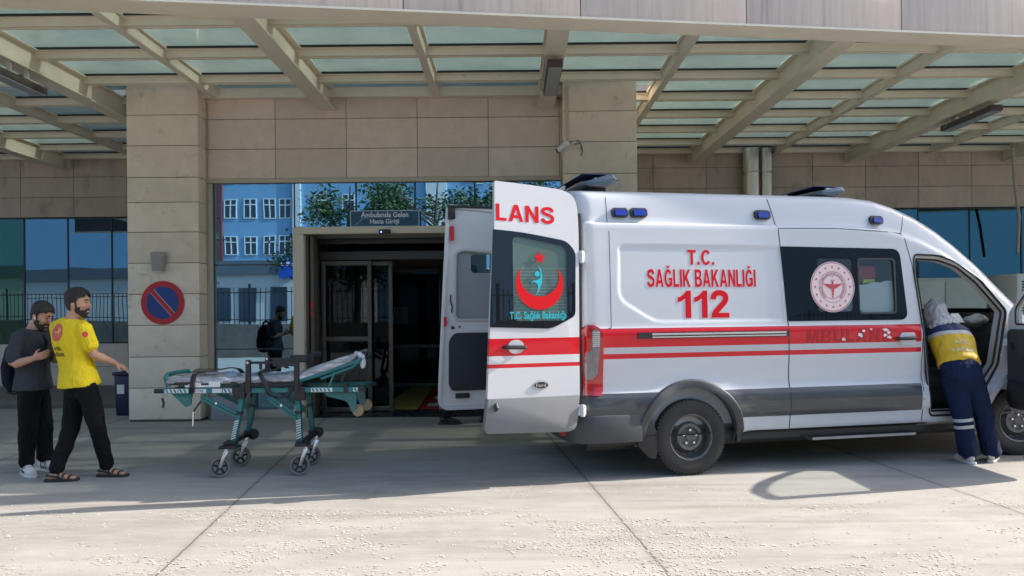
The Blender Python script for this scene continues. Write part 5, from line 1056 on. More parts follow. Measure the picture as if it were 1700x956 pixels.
t = thing('tablet', 'dark tablet lying on the foot end of the stretcher mattress', 'tablet', (-3.03, 7.40, 1.0), R(6))
q = MB(); q.box(-.10, .13, -.07, .07, 0, .010, Matrix.Rotation(R(8), 4, 'X')); q.build('case', pm('tablet_case', (.07, .065, .06), .4), t, bevel=.004); q = MB(); q.box(-.09, .12, -.062, .062, .0103, .0115, Matrix.Rotation(R(8), 4, 'X')); q.build('screen', pm('tablet_screen', (.015, .016, .02), .1), t)
# ================================================================ people
from mathutils.bvhtree import BVHTree
V = Vector
def loft(bm, pts, n=18, round_caps=True):
    """pts: (centre, rx, ry, xaxis); closed tube with elliptical sections"""
    P = [(V(c), rx, ry, V(x)) for c, rx, ry, x in pts]; rings = []
    for i, (c, rx, ry, xa) in enumerate(P):
        d = (P[min(i + 1, len(P) - 1)][0] - P[max(i - 1, 0)][0]).normalized(); x = xa - d * xa.dot(d)
        x = x.normalized() if x.length > 1e-4 else d.orthogonal().normalized(); y = d.cross(x); R_ = []
        if round_caps and i == 0:
            R_.append((c - d * min(rx, ry) * .55, rx * .55, ry * .55))
        R_.append((c, rx, ry))
        if round_caps and i == len(P) - 1: R_.append((c + d * min(rx, ry) * .55, rx * .55, ry * .55))
        for cc, a, b in R_: rings.append([bm.verts.new(cc + x * a * math.cos(2 * math.pi * k / n) + y * b * math.sin(2 * math.pi * k / n)) for k in range(n)])
    for a, b in zip(rings, rings[1:]):
        for k in range(n): bm.faces.new((a[k], a[(k + 1) % n], b[(k + 1) % n], b[k]))
    bm.faces.new(rings[0][::-1]); bm.faces.new(rings[-1])
def ell(bm, c, fr, r, n=14, m=9):
    c = V(c); rings = []
    for i in range(m + 1):
        t = min(max(math.pi * i / m, .05), math.pi - .05)
        rings.append([bm.verts.new(c + fr[0] * r[0] * math.sin(t) * math.cos(2 * math.pi * k / n) + fr[1] * r[1] * math.sin(t) * math.sin(2 * math.pi * k / n) - fr[2] * r[2] * math.cos(t)) for k in range(n)])
    for a, b in zip(rings, rings[1:]):
        for k in range(n): bm.faces.new((a[k], a[(k + 1) % n], b[(k + 1) % n], b[k]))
    bm.faces.new(rings[0][::-1]); bm.faces.new(rings[-1])
def merge(bm, name, mat, parent, voxel=.008, smooth=4, folds=0, fscale=9, seed=0, flat=None):
    """fuse overlapping closed shapes into one continuous skin, then soften it"""
    bmesh.ops.recalc_face_normals(bm, faces=bm.faces)
    me = evalmesh(bm, [('REMESH', dict(mode='VOXEL', voxel_size=voxel, use_smooth_shade=True)), ('SMOOTH', dict(factor=.5, iterations=smooth))], name)
    if folds:
        nn = [v.normal.copy() for v in me.vertices]
        for v, n_ in zip(me.vertices, nn):
            p = v.co; q = V((p.x * fscale + seed, p.y * fscale, p.z * fscale * .55)); w_ = noise.noise(q); w2 = abs(noise.noise(q * 2.1 + V((5, 3, 1))))
            v.co = p + n_ * (w_ * folds + (.5 - w2) * folds * .8)
    me.update(); return link(name, me, mat, parent)
HEADR = [(-.120, .020, .018, .060), (-.108, .038, .034, .052), (-.085, .052, .058, .030), (-.055, .061, .080, .014), (-.02, .069, .092, .002), (.02, .074, .098, -.003), (.055, .074, .097, -.006), (.085, .064, .082, -.010), (.108, .044, .056, -.012), (.121, .016, .022, -.012)]
def head_frame(f, tilt=0):
    f = V(f).normalized(); r = f.cross(V((0, 0, 1))).normalized(); u = r.cross(f).normalized()
    return f, r, u
def add_head(bm, c, fr, s=1.0):
    f, r, u = fr; c = V(c)
    loft(bm, [(c + u * t * s + f * o * s, w_ * s, d * s, r) for t, w_, d, o in HEADR], 24, False)
    loft(bm, [(c + f * .088 * s + u * .022 * s, .007 * s, .008 * s, r), (c + f * .104 * s - u * .004 * s, .009 * s, .010 * s, r), (c + f * .114 * s - u * .024 * s, .014 * s, .011 * s, r), (c + f * .095 * s - u * .034 * s, .012 * s, .008 * s, r)], 10)
    for sg in (-1, 1):
        ell(bm, c + r * sg * .075 * s - f * .008 * s - u * .008 * s, (r, f, u), (.011 * s, .020 * s, .032 * s)); ell(bm, c + f * .082 * s + r * sg * .030 * s + u * .034 * s, (r, f, u), (.024 * s, .012 * s, .007 * s)); ell(bm, c + f * .070 * s + r * sg * .040 * s - u * .018 * s, (r, f, u), (.02 * s, .018 * s, .016 * s))
    for du, h_ in ((-.060, .005), (-.070, .006)): ell(bm, c + f * .088 * s + u * du * s, (r, f, u), (.024 * s, .009 * s, h_ * s))
    ell(bm, c + f * .078 * s - u * .100 * s, (r, f, u), (.022 * s, .016 * s, .014 * s))
def cap_part(name, mat, parent, c, fr, s, keep, scale, amp=.006, thick=.008, fsc=70):
    f, r, u = fr; bm = bmesh.new(); c = V(c); N_ = 72; rows = []
    H = []
    for (a, b) in zip(HEADR, HEADR[1:]):
        for k in range(5): t = k / 5; H.append(tuple(a[i] + (b[i] - a[i]) * t for i in range(4)))
    H.append(HEADR[-1])
    for t, w_, d, o in H:
        row = []
        for k in range(N_):
            a = 2 * math.pi * k / N_; p = V((w_ * math.cos(a), d * math.sin(a) + o, t)); sc_ = scale if not callable(scale) else scale(p)
            nn = noise.noise(p * fsc) * amp; q = V((p.x * sc_, (p.y - o) * sc_ + o, p.z * (1 + (sc_ - 1) * .9))) * (1 + nn); row.append((bm.verts.new(c + (r * q.x + f * q.y + u * q.z) * s), p))
        rows.append(row)
    for a, b in zip(rows, rows[1:]):
        for k in range(N_):
            quad = (a[k], a[(k + 1) % N_], b[(k + 1) % N_], b[k]); m_ = sum((q[1] for q in quad), V()) / 4; m_ = m_ + V((0, noise.noise(m_ * 90) * .009, noise.noise(m_ * 80 + V((4, 4, 4))) * .009))
            if keep(m_): bm.faces.new([q[0] for q in quad])
    if keep(V((0, -.01, .125))): bm.faces.new([q[0] for q in rows[-1]])
    bmesh.ops.delete(bm, geom=[v for v in bm.verts if not v.link_faces], context='VERTS'); bmesh.ops.recalc_face_normals(bm, faces=bm.faces)
    me = evalmesh(bm, [('SOLIDIFY', dict(thickness=thick * s, offset=1)), ('SMOOTH', dict(factor=.5, iterations=2))], name)
    me.polygons.foreach_set('use_smooth', [True] * len(me.polygons)); return link(name, me, mat, parent)
def add_hand(bm, wrist, d, palm, curl=.5, s=1.0, thumb=1):
    """d: pointing direction, palm: palm normal; thumb on the +side axis * thumb"""
    d = V(d).normalized(); palm = V(palm); palm = (palm - d * palm.dot(d)).normalized(); side = d.cross(palm).normalized() * thumb; w = V(wrist)
    loft(bm, [(w - d * .02, .027 * s, .020 * s, side), (w + d * .02, .030 * s, .018 * s, side), (w + d * .055, .040 * s, .016 * s, side), (w + d * .09, .041 * s, .013 * s, side)], 14)
    for i, (o, L_) in enumerate(((.031, .070), (.011, .080), (-.010, .074), (-.030, .058))):
        b = w + d * .086 + side * o * s; c1 = curl * (.7 + .1 * i); d1 = (d * math.cos(c1) + palm * math.sin(c1)); d2 = (d * math.cos(c1 * 2) + palm * math.sin(c1 * 2)); d3 = (d * math.cos(c1 * 2.6) + palm * math.sin(c1 * 2.6))
        p1 = b + d1 * L_ * .45 * s; p2 = p1 + d2 * L_ * .32 * s; p3 = p2 + d3 * L_ * .23 * s
        loft(bm, [(b - d * .012, .0092 * s, .0092 * s, side), (p1, .0085 * s, .0085 * s, side), (p2, .0078 * s, .0078 * s, side), (p3, .0065 * s, .0065 * s, side)], 9)
    b = w + d * .022 + side * .026 * s; t1 = (d * .65 + side * .65 + palm * .35).normalized(); t2 = (d * .9 + side * .2 + palm * .4).normalized(); p1 = b + t1 * .042 * s; p2 = p1 + t2 * .032 * s
    loft(bm, [(b, .013 * s, .012 * s, side), (p1, .0105 * s, .0105 * s, side), (p2, .0078 * s, .0078 * s, side)], 9)
def limb(bm, pts, radii, xa=(1, 0, 0), n=14, sub=4):
    P = [V(p) for p in pts]; out = []
    for i in range(len(P) - 1):
        for k in range(sub): t = k / sub; out.append((P[i].lerp(P[i + 1], t), radii[i] + (radii[i + 1] - radii[i]) * t))
    out.append((P[-1], radii[-1])); loft(bm, [(p, r, r, xa) for p, r in out], n)
def torso_rings(J, k=0, lo=0, hi=1, fem=False, add=0):
    """elliptic sections from the crotch to the neck"""
    pel, chest, nb = V(J['pelvis']), V(J['chest']), V(J['neck']); hr = (V(J['hipR']) - V(J['hipL'])).normalized(); sr = (V(J['shR']) - V(J['shL'])).normalized(); sw = (V(J['shR']) - V(J['shL'])).length / 2
    up = (chest - pel).normalized()
    rows = [(pel - V((0, 0, .10)), .13, .105, hr), (pel, .168, .118, hr), (pel.lerp(chest, .25), .158, .112, hr), (pel.lerp(chest, .5), .150, .105, hr.lerp(sr, .5)), (pel.lerp(chest, .8), .165, .112, sr), (chest, .178, .118, sr), (chest.lerp(nb, .45), .18, .110, sr), (chest.lerp(nb, .78), max(.12, sw * .80), .082, sr), (nb, .075, .065, sr)]
    if fem: rows = [(c, a * .94, b * .95, x) for c, a, b, x in rows]
    n = len(rows); sel = [rw for i, rw in enumerate(rows) if lo <= i / (n - 1) <= hi]; return [(c, a + k, b + k, x) for c, a, b, x in sel]
def person(label, base, J, hs=1.0, hf=(1, 0, 0), voxel=.0065, hands=None, group=None):
    t = thing('person', label, 'person', base, 0, group); o = V(base)
    J = {k: V(v) - o for k, v in J.items()}
    bm = bmesh.new(); loft(bm, torso_rings(J))
    fr = head_frame(hf); f, r, u = fr
    loft(bm, [(J['neck'] - u * .04, .068, .064, r), (J['neck'].lerp(J['head'], .35), .060 * hs, .062 * hs, r), (J['head'] - u * .06 * hs - f * .012, .056 * hs, .062 * hs, r)], 16); add_head(bm, J['head'], fr, hs)
    for s in 'LR':
        limb(bm, [J['sh' + s], J['sh' + s].lerp(J['el' + s], .4), J['el' + s], J['el' + s].lerp(J['wr' + s], .3), J['wr' + s]], [.056, .052, .040, .043, .028])
        limb(bm, [J['hip' + s], J['hip' + s].lerp(J['kn' + s], .4), J['kn' + s], J['kn' + s].lerp(J['an' + s], .35), J['an' + s]], [.088, .080, .056, .057, .038])
        d = V(J['toe' + s]) - V(J['an' + s]); d.z = 0; d.normalize(); a = J['an' + s]
        loft(bm, [(V((a.x, a.y, .045)) - d * .055, .032, .032, d.cross(V((0, 0, 1)))), (V((a.x, a.y, .05)), .036, .040, d.cross(V((0, 0, 1)))), (V((a.x, a.y, .035)) + d * .10, .042, .024, d.cross(V((0, 0, 1)))), (V((a.x, a.y, .025)) + d * .165, .036, .014, d.cross(V((0, 0, 1))))])
        if hands and s in hands:
            dd, pn, cu, th = hands[s]; add_hand(bm, J['wr' + s], dd, pn, cu, 1.0, th)
    body_ = merge(bm, 'body', M['skin'], t, voxel, 3)
    # eyes, brows
    q = MB()
    for sg in (-1, 1):
        c = J['head'] + (f * .083 + r * sg * .031 + u * .016) * hs; q.ell(c, (.0105 * hs, .0105 * hs, .0065 * hs))
    q.build('eyes', pm('eye_white', (.22, .19, .17), .3), t)
    q = MB()
    for sg in (-1, 1): c = J['head'] + (f * .0935 + r * sg * .032 + u * .016) * hs; q.ell(c, (.005 * hs,) * 3)
    q.build('irises', M['hair'], t)
    q = MB()
    for sg in (-1, 1): q.tube([J['head'] + (f * .094 + r * sg * .014 + u * .036) * hs, J['head'] + (f * .092 + r * sg * .034 + u * .043) * hs, J['head'] + (f * .076 + r * sg * .052 + u * .036) * hs], [.004, .005, .003], 6)
    q.build('eyebrows', M['hair'], t)
    return t, J, fr, body_
def shoe(t, a, toe, mat, solem, L_=.28, name='shoe', stripes=None):
    d = V(toe) - V(a); d.z = 0; d.normalize(); x = d.cross(V((0, 0, 1))); a = V((a.x, a.y, 0)); bm = bmesh.new()
    loft(bm, [(a - d * .065 + V((0, 0, .06)), .034, .045, x), (a - d * .02 + V((0, 0, .07)), .042, .058, x), (a + d * .06 + V((0, 0, .06)), .046, .046, x), (a + d * .13 + V((0, 0, .045)), .048, .032, x), (a + d * .19 + V((0, 0, .036)), .040, .022, x)], 16)
    o = merge(bm, name, mat, t, .006, 4, .002, 25); q = MB(); pts = []
    for s_, w_ in ((-.105, .02), (-.085, .036), (0, .044), (.09, .050), (.16, .050), (.21, .038), (.23, .015)): pts.append((s_, w_))
    poly = [(s_, w_) for s_, w_ in pts] + [(s_, -w_) for s_, w_ in reversed(pts)]
    q.prism(poly, lambda s_, w_, tt: a + d * s_ + x * w_ + V((0, 0, tt)), .0, .028); q.build('sole', solem, o, bevel=.008)
    if stripes:
        q = MB()
        for sg in (-1, 1):
            for k in range(3): p = a + d * (.02 + .032 * k) + x * sg * .047; q.bar(p + V((0, 0, .035)), p - d * .022 + V((0, 0, .095)) - x * sg * .010, .006, .013, up=d)
        q.build('stripe', stripes, o)
    return o
def drape_text(name, txt, c, ux, uz, n, wd, ht, target, mat, parent, bold=.02, off=.009):
    """lettering laid on cloth by casting it along -n"""
    me = target.data; bv = BVHTree.FromPolygons([v.co.copy() for v in me.vertices], [tuple(p.vertices) for p in me.polygons]); tm = text_mesh(txt, bold)
    xs = [v.co.x for v in tm.vertices]; ys = [v.co.y for v in tm.vertices]; x0, x1, y0, y1 = min(xs), max(xs), min(ys), max(ys)
    for v in tm.vertices:
        p = c + ux * ((v.co.x - x0) / (x1 - x0) - .5) * wd + uz * ((v.co.y - y0) / (y1 - y0) - .5) * ht + n * .4; h = bv.ray_cast(p, -n); v.co = (h[0] + n * off) if h[0] else p - n * .4
    return link(name, tm, mat, parent)
def drape_shape(name, poly, c, ux, uz, n, target, mat, parent, off=.004, holes=[]):
    me = target.data; bv = BVHTree.FromPolygons([v.co.copy() for v in me.vertices], [tuple(p.vertices) for p in me.polygons]); q = MB()
    def f(a, b, t):
        p = c + ux * a + uz * b + n * .4; h = bv.ray_cast(p, -n); return (h[0] + n * off) if h[0] else p - n * .4
    q.holed(poly, holes, f); bmesh.ops.subdivide_edges(q.bm, edges=q.bm.edges, cuts=1)
    for v in q.bm.verts:
        h = bv.ray_cast(v.co + n * .4, -n)
        if h[0]: v.co = h[0] + n * off
    return q.build(name, mat, parent, fixn=False)
def cloth(nm, c, **k):
    """woven cloth: fine weave plus soft creases in the shading normal"""
    m = pm(nm, c, .9, spec=.2, var=k.get('var', .12), vscale=10, bump=.25, bscale=220); N, L = m.node_tree.nodes, m.node_tree.links; b = N['Principled BSDF']
    tc = N.new('ShaderNodeTexCoord'); mp = N.new('ShaderNodeMapping'); mp.inputs['Scale'].default_value = (1.2, 1.2, .55); mp.inputs['Rotation'].default_value = (.2, .5, .3); L.new(tc.outputs['Object'], mp.inputs[0])
    nz = N.new('ShaderNodeTexNoise'); nz.inputs['Scale'].default_value = 11; nz.inputs['Detail'].default_value = 2; nz.inputs['Distortion'].default_value = 1.6; L.new(mp.outputs[0], nz.inputs[0])
    bp = N.new('ShaderNodeBump'); bp.inputs['Strength'].default_value = k.get('crease', .55); bp.inputs['Distance'].default_value = .05; L.new(nz.outputs[0], bp.inputs['Height'])
    old = b.inputs['Normal'].links[0].from_node; L.new(bp.outputs[0], old.inputs['Normal']); return m

# ---- man in the yellow T-shirt
J = dict(pelvis=(-4.145, 7.20, .95), chest=(-4.195, 7.17, 1.33), neck=(-4.175, 7.15, 1.53), head=(-4.115, 7.14, 1.665), hipR=(-4.06, 7.14, .92), hipL=(-4.20, 7.25, .92), knR=(-3.955, 7.17, .50), knL=(-4.225, 7.20, .49), anR=(-3.92, 7.27, .09), anL=(-4.30, 7.08, .09), toeR=(-3.7, 7.27, 0), toeL=(-4.1, 7.11, 0),
         shR=(-4.015, 7.05, 1.455), shL=(-4.385, 7.27, 1.465), elR=(-3.945, 7.10, 1.185), elL=(-4.42, 7.40, 1.17), wrR=(-3.86, 7.32, 1.09), wrL=(-4.25, 7.52, 1.05))
t, j, fr, bd_ = person('bearded man in a yellow T-shirt and sandals seen from behind, reaching towards the pillar', (-4.1, 7.18, 0), J, 1.03, (.99, .10, -.02), hands={'R': ((.75, .35, -.45), (-.3, .2, -.9), .35, -1), 'L': ((.7, .4, -.6), (0, 0, -1), .4, 1)})
YEL = cloth('yellow_cotton', (.74, .55, .022), var=.07)
bm = bmesh.new(); tr_ = torso_rings(j, .034, .10, 1.0); tr_[0] = (tr_[0][0] - V((0, 0, .065)), tr_[0][1] + .012, tr_[0][2] + .03, tr_[0][3]); loft(bm, tr_, 22, False)
for s in 'LR': limb(bm, [j['sh' + s], j['sh' + s].lerp(j['el' + s], .35), j['sh' + s].lerp(j['el' + s], .72)], [.072, .074, .074])
sh = merge(bm, 't_shirt', YEL, t, .010, 5, .0065, 9, 2)
bm = bmesh.new(); loft(bm, [(j['pelvis'] + V((0, 0, .0)), .172, .125, j['hipR'] - j['hipL']), (j['pelvis'] - V((0, 0, .11)), .150, .13, j['hipR'] - j['hipL'])])
for s in 'LR': limb(bm, [j['hip' + s] - V((0, 0, .02)), j['hip' + s].lerp(j['kn' + s], .45), j['kn' + s], j['kn' + s].lerp(j['an' + s], .5), j['an' + s] + V((0, 0, .015))], [.102, .092, .074, .068, .064])
merge(bm, 'trousers', cloth('black_trousers', (.007, .007, .009)), t, .010, 4, .012, 9, 5)
SAND = pm('sandal_leather', (.03, .026, .022), .7, var=.2)
for s in 'LR':
    a = j['an' + s]; d = j['toe' + s] - a; d.z = 0; d.normalize(); x = d.cross(V((0, 0, 1))); a0 = V((a.x, a.y, 0)); q = MB(); poly = [(-.10, .025), (-.06, .04), (.08, .048), (.16, .048), (.20, .03), (.205, 0)]; poly = poly + [(p, -w_) for p, w_ in reversed(poly)][1:]
    q.prism(poly, lambda p, w_, tt: a0 + d * p + x * w_ + V((0, 0, tt)), 0, .026); so_ = q.build('sandal', SAND, t, bevel=.006); q = MB()
    for p, h_, w_ in ((.03, .075, .046), (.07, .068, .05), (.125, .052, .052)): q.tube([a0 + d * p + x * w_ * math.cos(R(k)) + V((0, 0, .02 + (h_ - .02) * math.sin(R(k)))) for k in range(0, 181, 15)], .010, 6)
    q.tube([a0 - d * .085 + x * .0 + V((0, 0, .06)), a0 - d * .07 + x * .035 + V((0, 0, .06)), a0 - d * .02 + x * .045 + V((0, 0, .06)), a0 + d * .05 + x * .05 + V((0, 0, .045))], .009, 6); q.tube([a0 - d * .085 + V((0, 0, .06)), a0 - d * .07 - x * .035 + V((0, 0, .06)), a0 - d * .02 - x * .045 + V((0, 0, .06)), a0 + d * .05 - x * .05 + V((0, 0, .045))], .009, 6); q.build('strap', SAND, so_)
hair_keep = lambda p: p.z > .072 or (p.z > .058 and p.y < .07) or (p.z > .045 and p.y < .04) or (p.y < .012 and p.z > .012) or (p.y < -.035 and p.z > -.052) or (.0 < p.y < .02 and p.z > -.03 and abs(p.x) > .05)
beard_keep = lambda p: (p.z < -.052 and p.y > .012 and not (p.y > .075 and -.078 < p.z < -.054 and abs(p.x) < .026)) or (p.z < -.028 and -.005 < p.y < .045 and abs(p.x) > .04) or (p.y > .075 and -.054 < p.z < -.040 and abs(p.x) < .032)
cap_part('hair', M['hair'], t, j['head'], fr, 1.03, hair_keep, lambda p: 1.05 + .24 * max(0, p.z - .03) / .1 + .06 * sm(.02, .07, p.z) * sm(-.03, .06, p.y), .035)
cap_part('beard', pm('beard_hair', (.012, .009, .007), .7, var=.3, vscale=90), t, j['head'], fr, 1.03, beard_keep, 1.04, .01, .006)
# emblem and lettering on the back of the shirt
n_ = V((-.52, -.85, .05)).normalized(); ux = V((.85, -.52, 0)).normalized(); uz = V((0, 0, 1)); cc = V((-4.235, 7.08, 1.40)) - V((-4.1, 7.18, 0))
PK = pm('print_red', (.62, .06, .07), .8)
em_ = drape_shape('shirt_print', circle(0, 0, .078, 28, .085), cc, ux, uz, n_, sh, PK, t, .003); PKL = pm('print_pale', (.70, .36, .24), .8)
drape_shape('print_ring', circle(0, 0, .064, 28, .071), cc, ux, uz, n_, sh, PKL, em_, .0045, [circle(0, 0, .061, 28, .068)]); drape_shape('print_ring', circle(0, 0, .044, 24, .048), cc, ux, uz, n_, sh, PKL, em_, .0045, [circle(0, 0, .0415, 24, .0455)]); drape_shape('print_wing', [(-.035, .016), (-.004, .006), (-.006, -.03), (0, -.04), (.006, -.03), (.004, .006), (.035, .016), (.02, -.006), (.0, .0), (-.02, -.006)], cc, ux, uz, n_, sh, PKL, em_, .0048)
BKL = pm('print_black', (.05, .035, .02), .8)
drape_text('shirt_lettering', 'ACİL', cc + V((0, 0, -.150)), ux, uz, n_, .115, .038, sh, BKL, t, .04); drape_text('shirt_lettering', 'SAĞLIK', cc + V((0, 0, -.205)), ux, uz, n_, .165, .040, sh, BKL, t, .04)
n2 = V((.35, -.93, .1)).normalized(); drape_shape('sleeve_print', circle(0, 0, .026, 18), j['sh' + 'R'].lerp(j['elR'], .30), V((.93, .35, 0)), uz, n2, sh, PK, t, .004)

# ---- man in the grey T-shirt
J = dict(pelvis=(-4.75, 7.46, .92), chest=(-4.76, 7.46, 1.26), neck=(-4.735, 7.45, 1.43), head=(-4.645, 7.43, 1.555), hipR=(-4.725, 7.375, .89), hipL=(-4.77, 7.545, .89), knR=(-4.74, 7.36, .48), knL=(-4.72, 7.58, .48), anR=(-4.765, 7.37, .09), anL=(-4.72, 7.58, .09), toeR=(-4.60, 7.22, 0), toeL=(-4.50, 7.48, 0),
         shR=(-4.765, 7.30, 1.365), shL=(-4.715, 7.62, 1.365), elR=(-4.80, 7.23, 1.09), elL=(-4.70, 7.72, 1.10), wrR=(-4.595, 7.22, 1.15), wrL=(-4.55, 7.56, 1.16))
t, j, fr, bd_ = person('bearded man in a dark grey T-shirt looking down at his phone, backpack on his back', (-4.78, 7.46, 0), J, 1.02, (.86, -.10, -.42), hands={'R': ((.85, .35, .3), (.1, .8, .4), .45, 1), 'L': ((.8, -.5, .25), (.2, -.5, .8), .5, -1)})
bm = bmesh.new(); tr_ = torso_rings(j, .028, .10, 1.0); tr_[0] = (tr_[0][0] - V((0, 0, .09)), tr_[0][1] + .012, tr_[0][2] + .03, tr_[0][3]); loft(bm, tr_, 22, False)
for s in 'LR': limb(bm, [j['sh' + s], j['sh' + s].lerp(j['el' + s], .4), j['sh' + s].lerp(j['el' + s], .82)], [.074, .076, .078])
merge(bm, 't_shirt', cloth('charcoal_cotton', (.046, .050, .060)), t, .010, 5, .010, 7, 9)
bm = bmesh.new(); loft(bm, [(j['pelvis'], .172, .125, j['hipR'] - j['hipL']), (j['pelvis'] - V((0, 0, .11)), .150, .13, j['hipR'] - j['hipL'])])
for s in 'LR': limb(bm, [j['hip' + s] - V((0, 0, .02)), j['hip' + s].lerp(j['kn' + s], .45), j['kn' + s], j['kn' + s].lerp(j['an' + s], .5), j['an' + s] + V((0, 0, .03))], [.102, .093, .077, .072, .070])
merge(bm, 'trousers', cloth('black_cargo', (.006, .006, .008)), t, .010, 4, .014, 9, 15)
for s in 'LR': shoe(t, j['an' + s], j['toe' + s], pm('white_trainer', (.62, .60, .56), .6, var=.08), pm('white_sole', (.66, .64, .60), .6), stripes=M['black'])
cap_part('hair', M['hair'], t, j['head'], fr, 1.02, hair_keep, lambda p: 1.05 + .15 * max(0, p.z - .03) / .1, .03)
cap_part('beard', bpy.data.materials['beard_hair'], t, j['head'], fr, 1.02, beard_keep, 1.06, .012, .008)
f_, r_, u_ = fr; hw = V((-4.78, 7.46, 0)) + j['head']
e_ = MB(); e_.ell((0, 0, 0), (.0075, .0075, .0075)); e_.tube([(0, 0, 0), (.006, -.004, -.025)], .0035, 6); o = e_.build('earbud', M['white'], None); o.location = hw + r_ * .084 - u_ * .012 + f_ * .004; tag(o, 'white earbud in the ear of the man in the grey T-shirt', 'earbud')
p_ = MB(); p_.box(-.038, .038, -.005, .005, -.078, .078); o = p_.build('smartphone', M['black'], None, bevel=.004); o.location = (-4.50, 7.40, 1.21); o.rotation_euler = (R(-50), 0, R(75)); tag(o, 'black smartphone held up by the man in the grey T-shirt', 'phone')
# backpack
bp_ = thing('backpack', 'dark navy backpack on the back of the man in the grey T-shirt', 'backpack', (-4.95, 7.50, .84), R(20))
bm = bmesh.new(); loft(bm, [(V((0, 0, .0)), .055, .13, V((1, 0, 0))), (V((-.03, 0, .06)), .085, .155, V((1, 0, 0))), (V((-.03, 0, .22)), .09, .16, V((1, 0, 0))), (V((0, 0, .38)), .075, .145, V((1, 0, 0))), (V((.03, 0, .46)), .045, .11, V((1, 0, 0)))], 20); bag = merge(bm, 'pack', cloth('navy_nylon', (.008, .010, .018)), bp_, .010, 4, .010, 12, 3)
for sg in (-1, 1):
    q = MB(); q.tube([(.06, sg * .11, .44), (.10, sg * .14, .535), (.17, sg * .15, .565), (.25, sg * .16, .54), (.30, sg * .165, .46), (.30, sg * .175, .34), (.24, sg * .18, .22), (.12, sg * .17, .12), (.03, sg * .14, .06)], [.014, .02, .022, .022, .02, .018, .012, .010, .010], 8); q.build('shoulder_strap', bpy.data.materials['navy_nylon'], bp_)
q = MB(); q.tube([(-.04, -.08, .02), (-.05, -.08, -.03), (-.02, -.02, -.06), (.02, .0, -.05)], .008, 6); q.build('loose_strap', M['black'], bp_)

# ---- paramedic leaning into the cab
J = dict(pelvis=(4.53, 7.60, .90), chest=(4.565, 7.82, 1.20), neck=(4.565, 7.98, 1.37), head=(4.515, 8.04, 1.50), hipR=(4.62, 7.60, .87), hipL=(4.445, 7.60, .87), knR=(4.735, 7.58, .48), knL=(4.51, 7.56, .48), anR=(4.83, 7.60, .09), anL=(4.555, 7.54, .09), toeR=(4.95, 7.75, 0), toeL=(4.57, 7.75, 0),
         shR=(4.75, 7.93, 1.285), shL=(4.41, 7.92, 1.295), elR=(4.85, 8.12, 1.10), elL=(4.33, 8.04, 1.06), wrR=(4.80, 8.34, 1.05), wrL=(4.42, 8.28, 1.02))
t, j, fr, bd_ = person('paramedic in navy uniform and yellow vest leaning into the open front door of the ambulance', (4.6, 7.6, 0), J, 1.0, (-.25, .85, -.35), .009, hands={'R': ((0, .9, -.2), (0, 0, -1), .4, 1), 'L': ((.1, .9, -.2), (0, 0, -1), .4, -1)})
NAVY = cloth('navy_uniform', (.012, .020, .055))
bm = bmesh.new(); loft(bm, torso_rings(j, .030, .10, 1.0), 22)
for s in 'LR': limb(bm, [j['sh' + s], j['sh' + s].lerp(j['el' + s], .5), j['el' + s], j['el' + s].lerp(j['wr' + s], .9)], [.078, .075, .062, .050])
jk = merge(bm, 'jacket', NAVY, t, .010, 4, .010, 8, 21)
bm = bmesh.new(); tr_ = torso_rings(j, .046, .22, .82); loft(bm, tr_, 22)
def vest_mat():
    m, N, L, b = NM('yellow_vest'); tc = N.new('ShaderNodeTexCoord'); sx = N.new('ShaderNodeSeparateXYZ'); L.new(tc.outputs['Object'], sx.inputs[0]); a = N.new('ShaderNodeMath'); a.operation = 'MULTIPLY_ADD'; a.inputs[1].default_value = .45; L.new(sx.outputs[1], a.inputs[0]); L.new(sx.outputs[2], a.inputs[2])
    cr = N.new('ShaderNodeValToRGB'); cr.color_ramp.interpolation = 'CONSTANT'; E_ = cr.color_ramp.elements
    st_ = [(0, (.60, .57, .48, 1)), (.945 / 2, (.60, .57, .48, 1)), (.990 / 2, (.74, .45, .02, 1)), (1.335 / 2, (.55, .54, .52, 1)), (1.38 / 2, (.02, .03, .09, 1))]
    while len(E_) < len(st_): E_.new(.5)
    for e, (p, c) in zip(E_, st_): e.position = p; e.color = c
    dv = N.new('ShaderNodeMath'); dv.operation = 'DIVIDE'; dv.inputs[1].default_value = 2; L.new(a.outputs[0], dv.inputs[0]); L.new(dv.outputs[0], cr.inputs[0]); L.new(cr.outputs[0], b.inputs['Base Color']); b.inputs['Roughness'].default_value = .6
    return m
vs = merge(bm, 'vest', vest_mat(), t, .010, 4, .011, 8, 33)
bm = bmesh.new(); loft(bm, [(j['pelvis'] + V((0, .01, .06)), .165, .125, V((1, 0, 0))), (j['pelvis'] - V((0, .02, .04)), .178, .15, V((1, 0, 0))), (j['pelvis'] - V((0, 0, .12)), .16, .135, V((1, 0, 0)))])
for s in 'LR': limb(bm, [j['hip' + s] - V((0, 0, .02)), j['hip' + s].lerp(j['kn' + s], .45), j['kn' + s], j['kn' + s].lerp(j['an' + s], .5), j['an' + s] + V((0, 0, .0))], [.110, .105, .090, .085, .090])
tz = merge(bm, 'trousers', NAVY, t, .010, 4, .012, 9, 41)
REFL = pm('reflective_tape', (.50, .50, .50), .4)
for dz in (0, .075):
    q = MB(); c = j['knL'].lerp(j['anL'], .08 + dz / .42); d = (j['anL'] - j['knL']).normalized(); q.tube([c - d * .0 , c + d * .032], .098, 28, caps=False); o = q.build('reflective_band', REFL, tz); so2 = o.modifiers.new('s', 'SHRINKWRAP'); so2.target = tz; so2.offset = .003; so2.wrap_method = 'NEAREST_SURFACEPOINT'
for s in 'LR': shoe(t, j['an' + s], j['toe' + s], pm('cream_trainer', (.60, .57, .50), .65, var=.1), pm('cream_sole', (.64, .61, .55), .6))
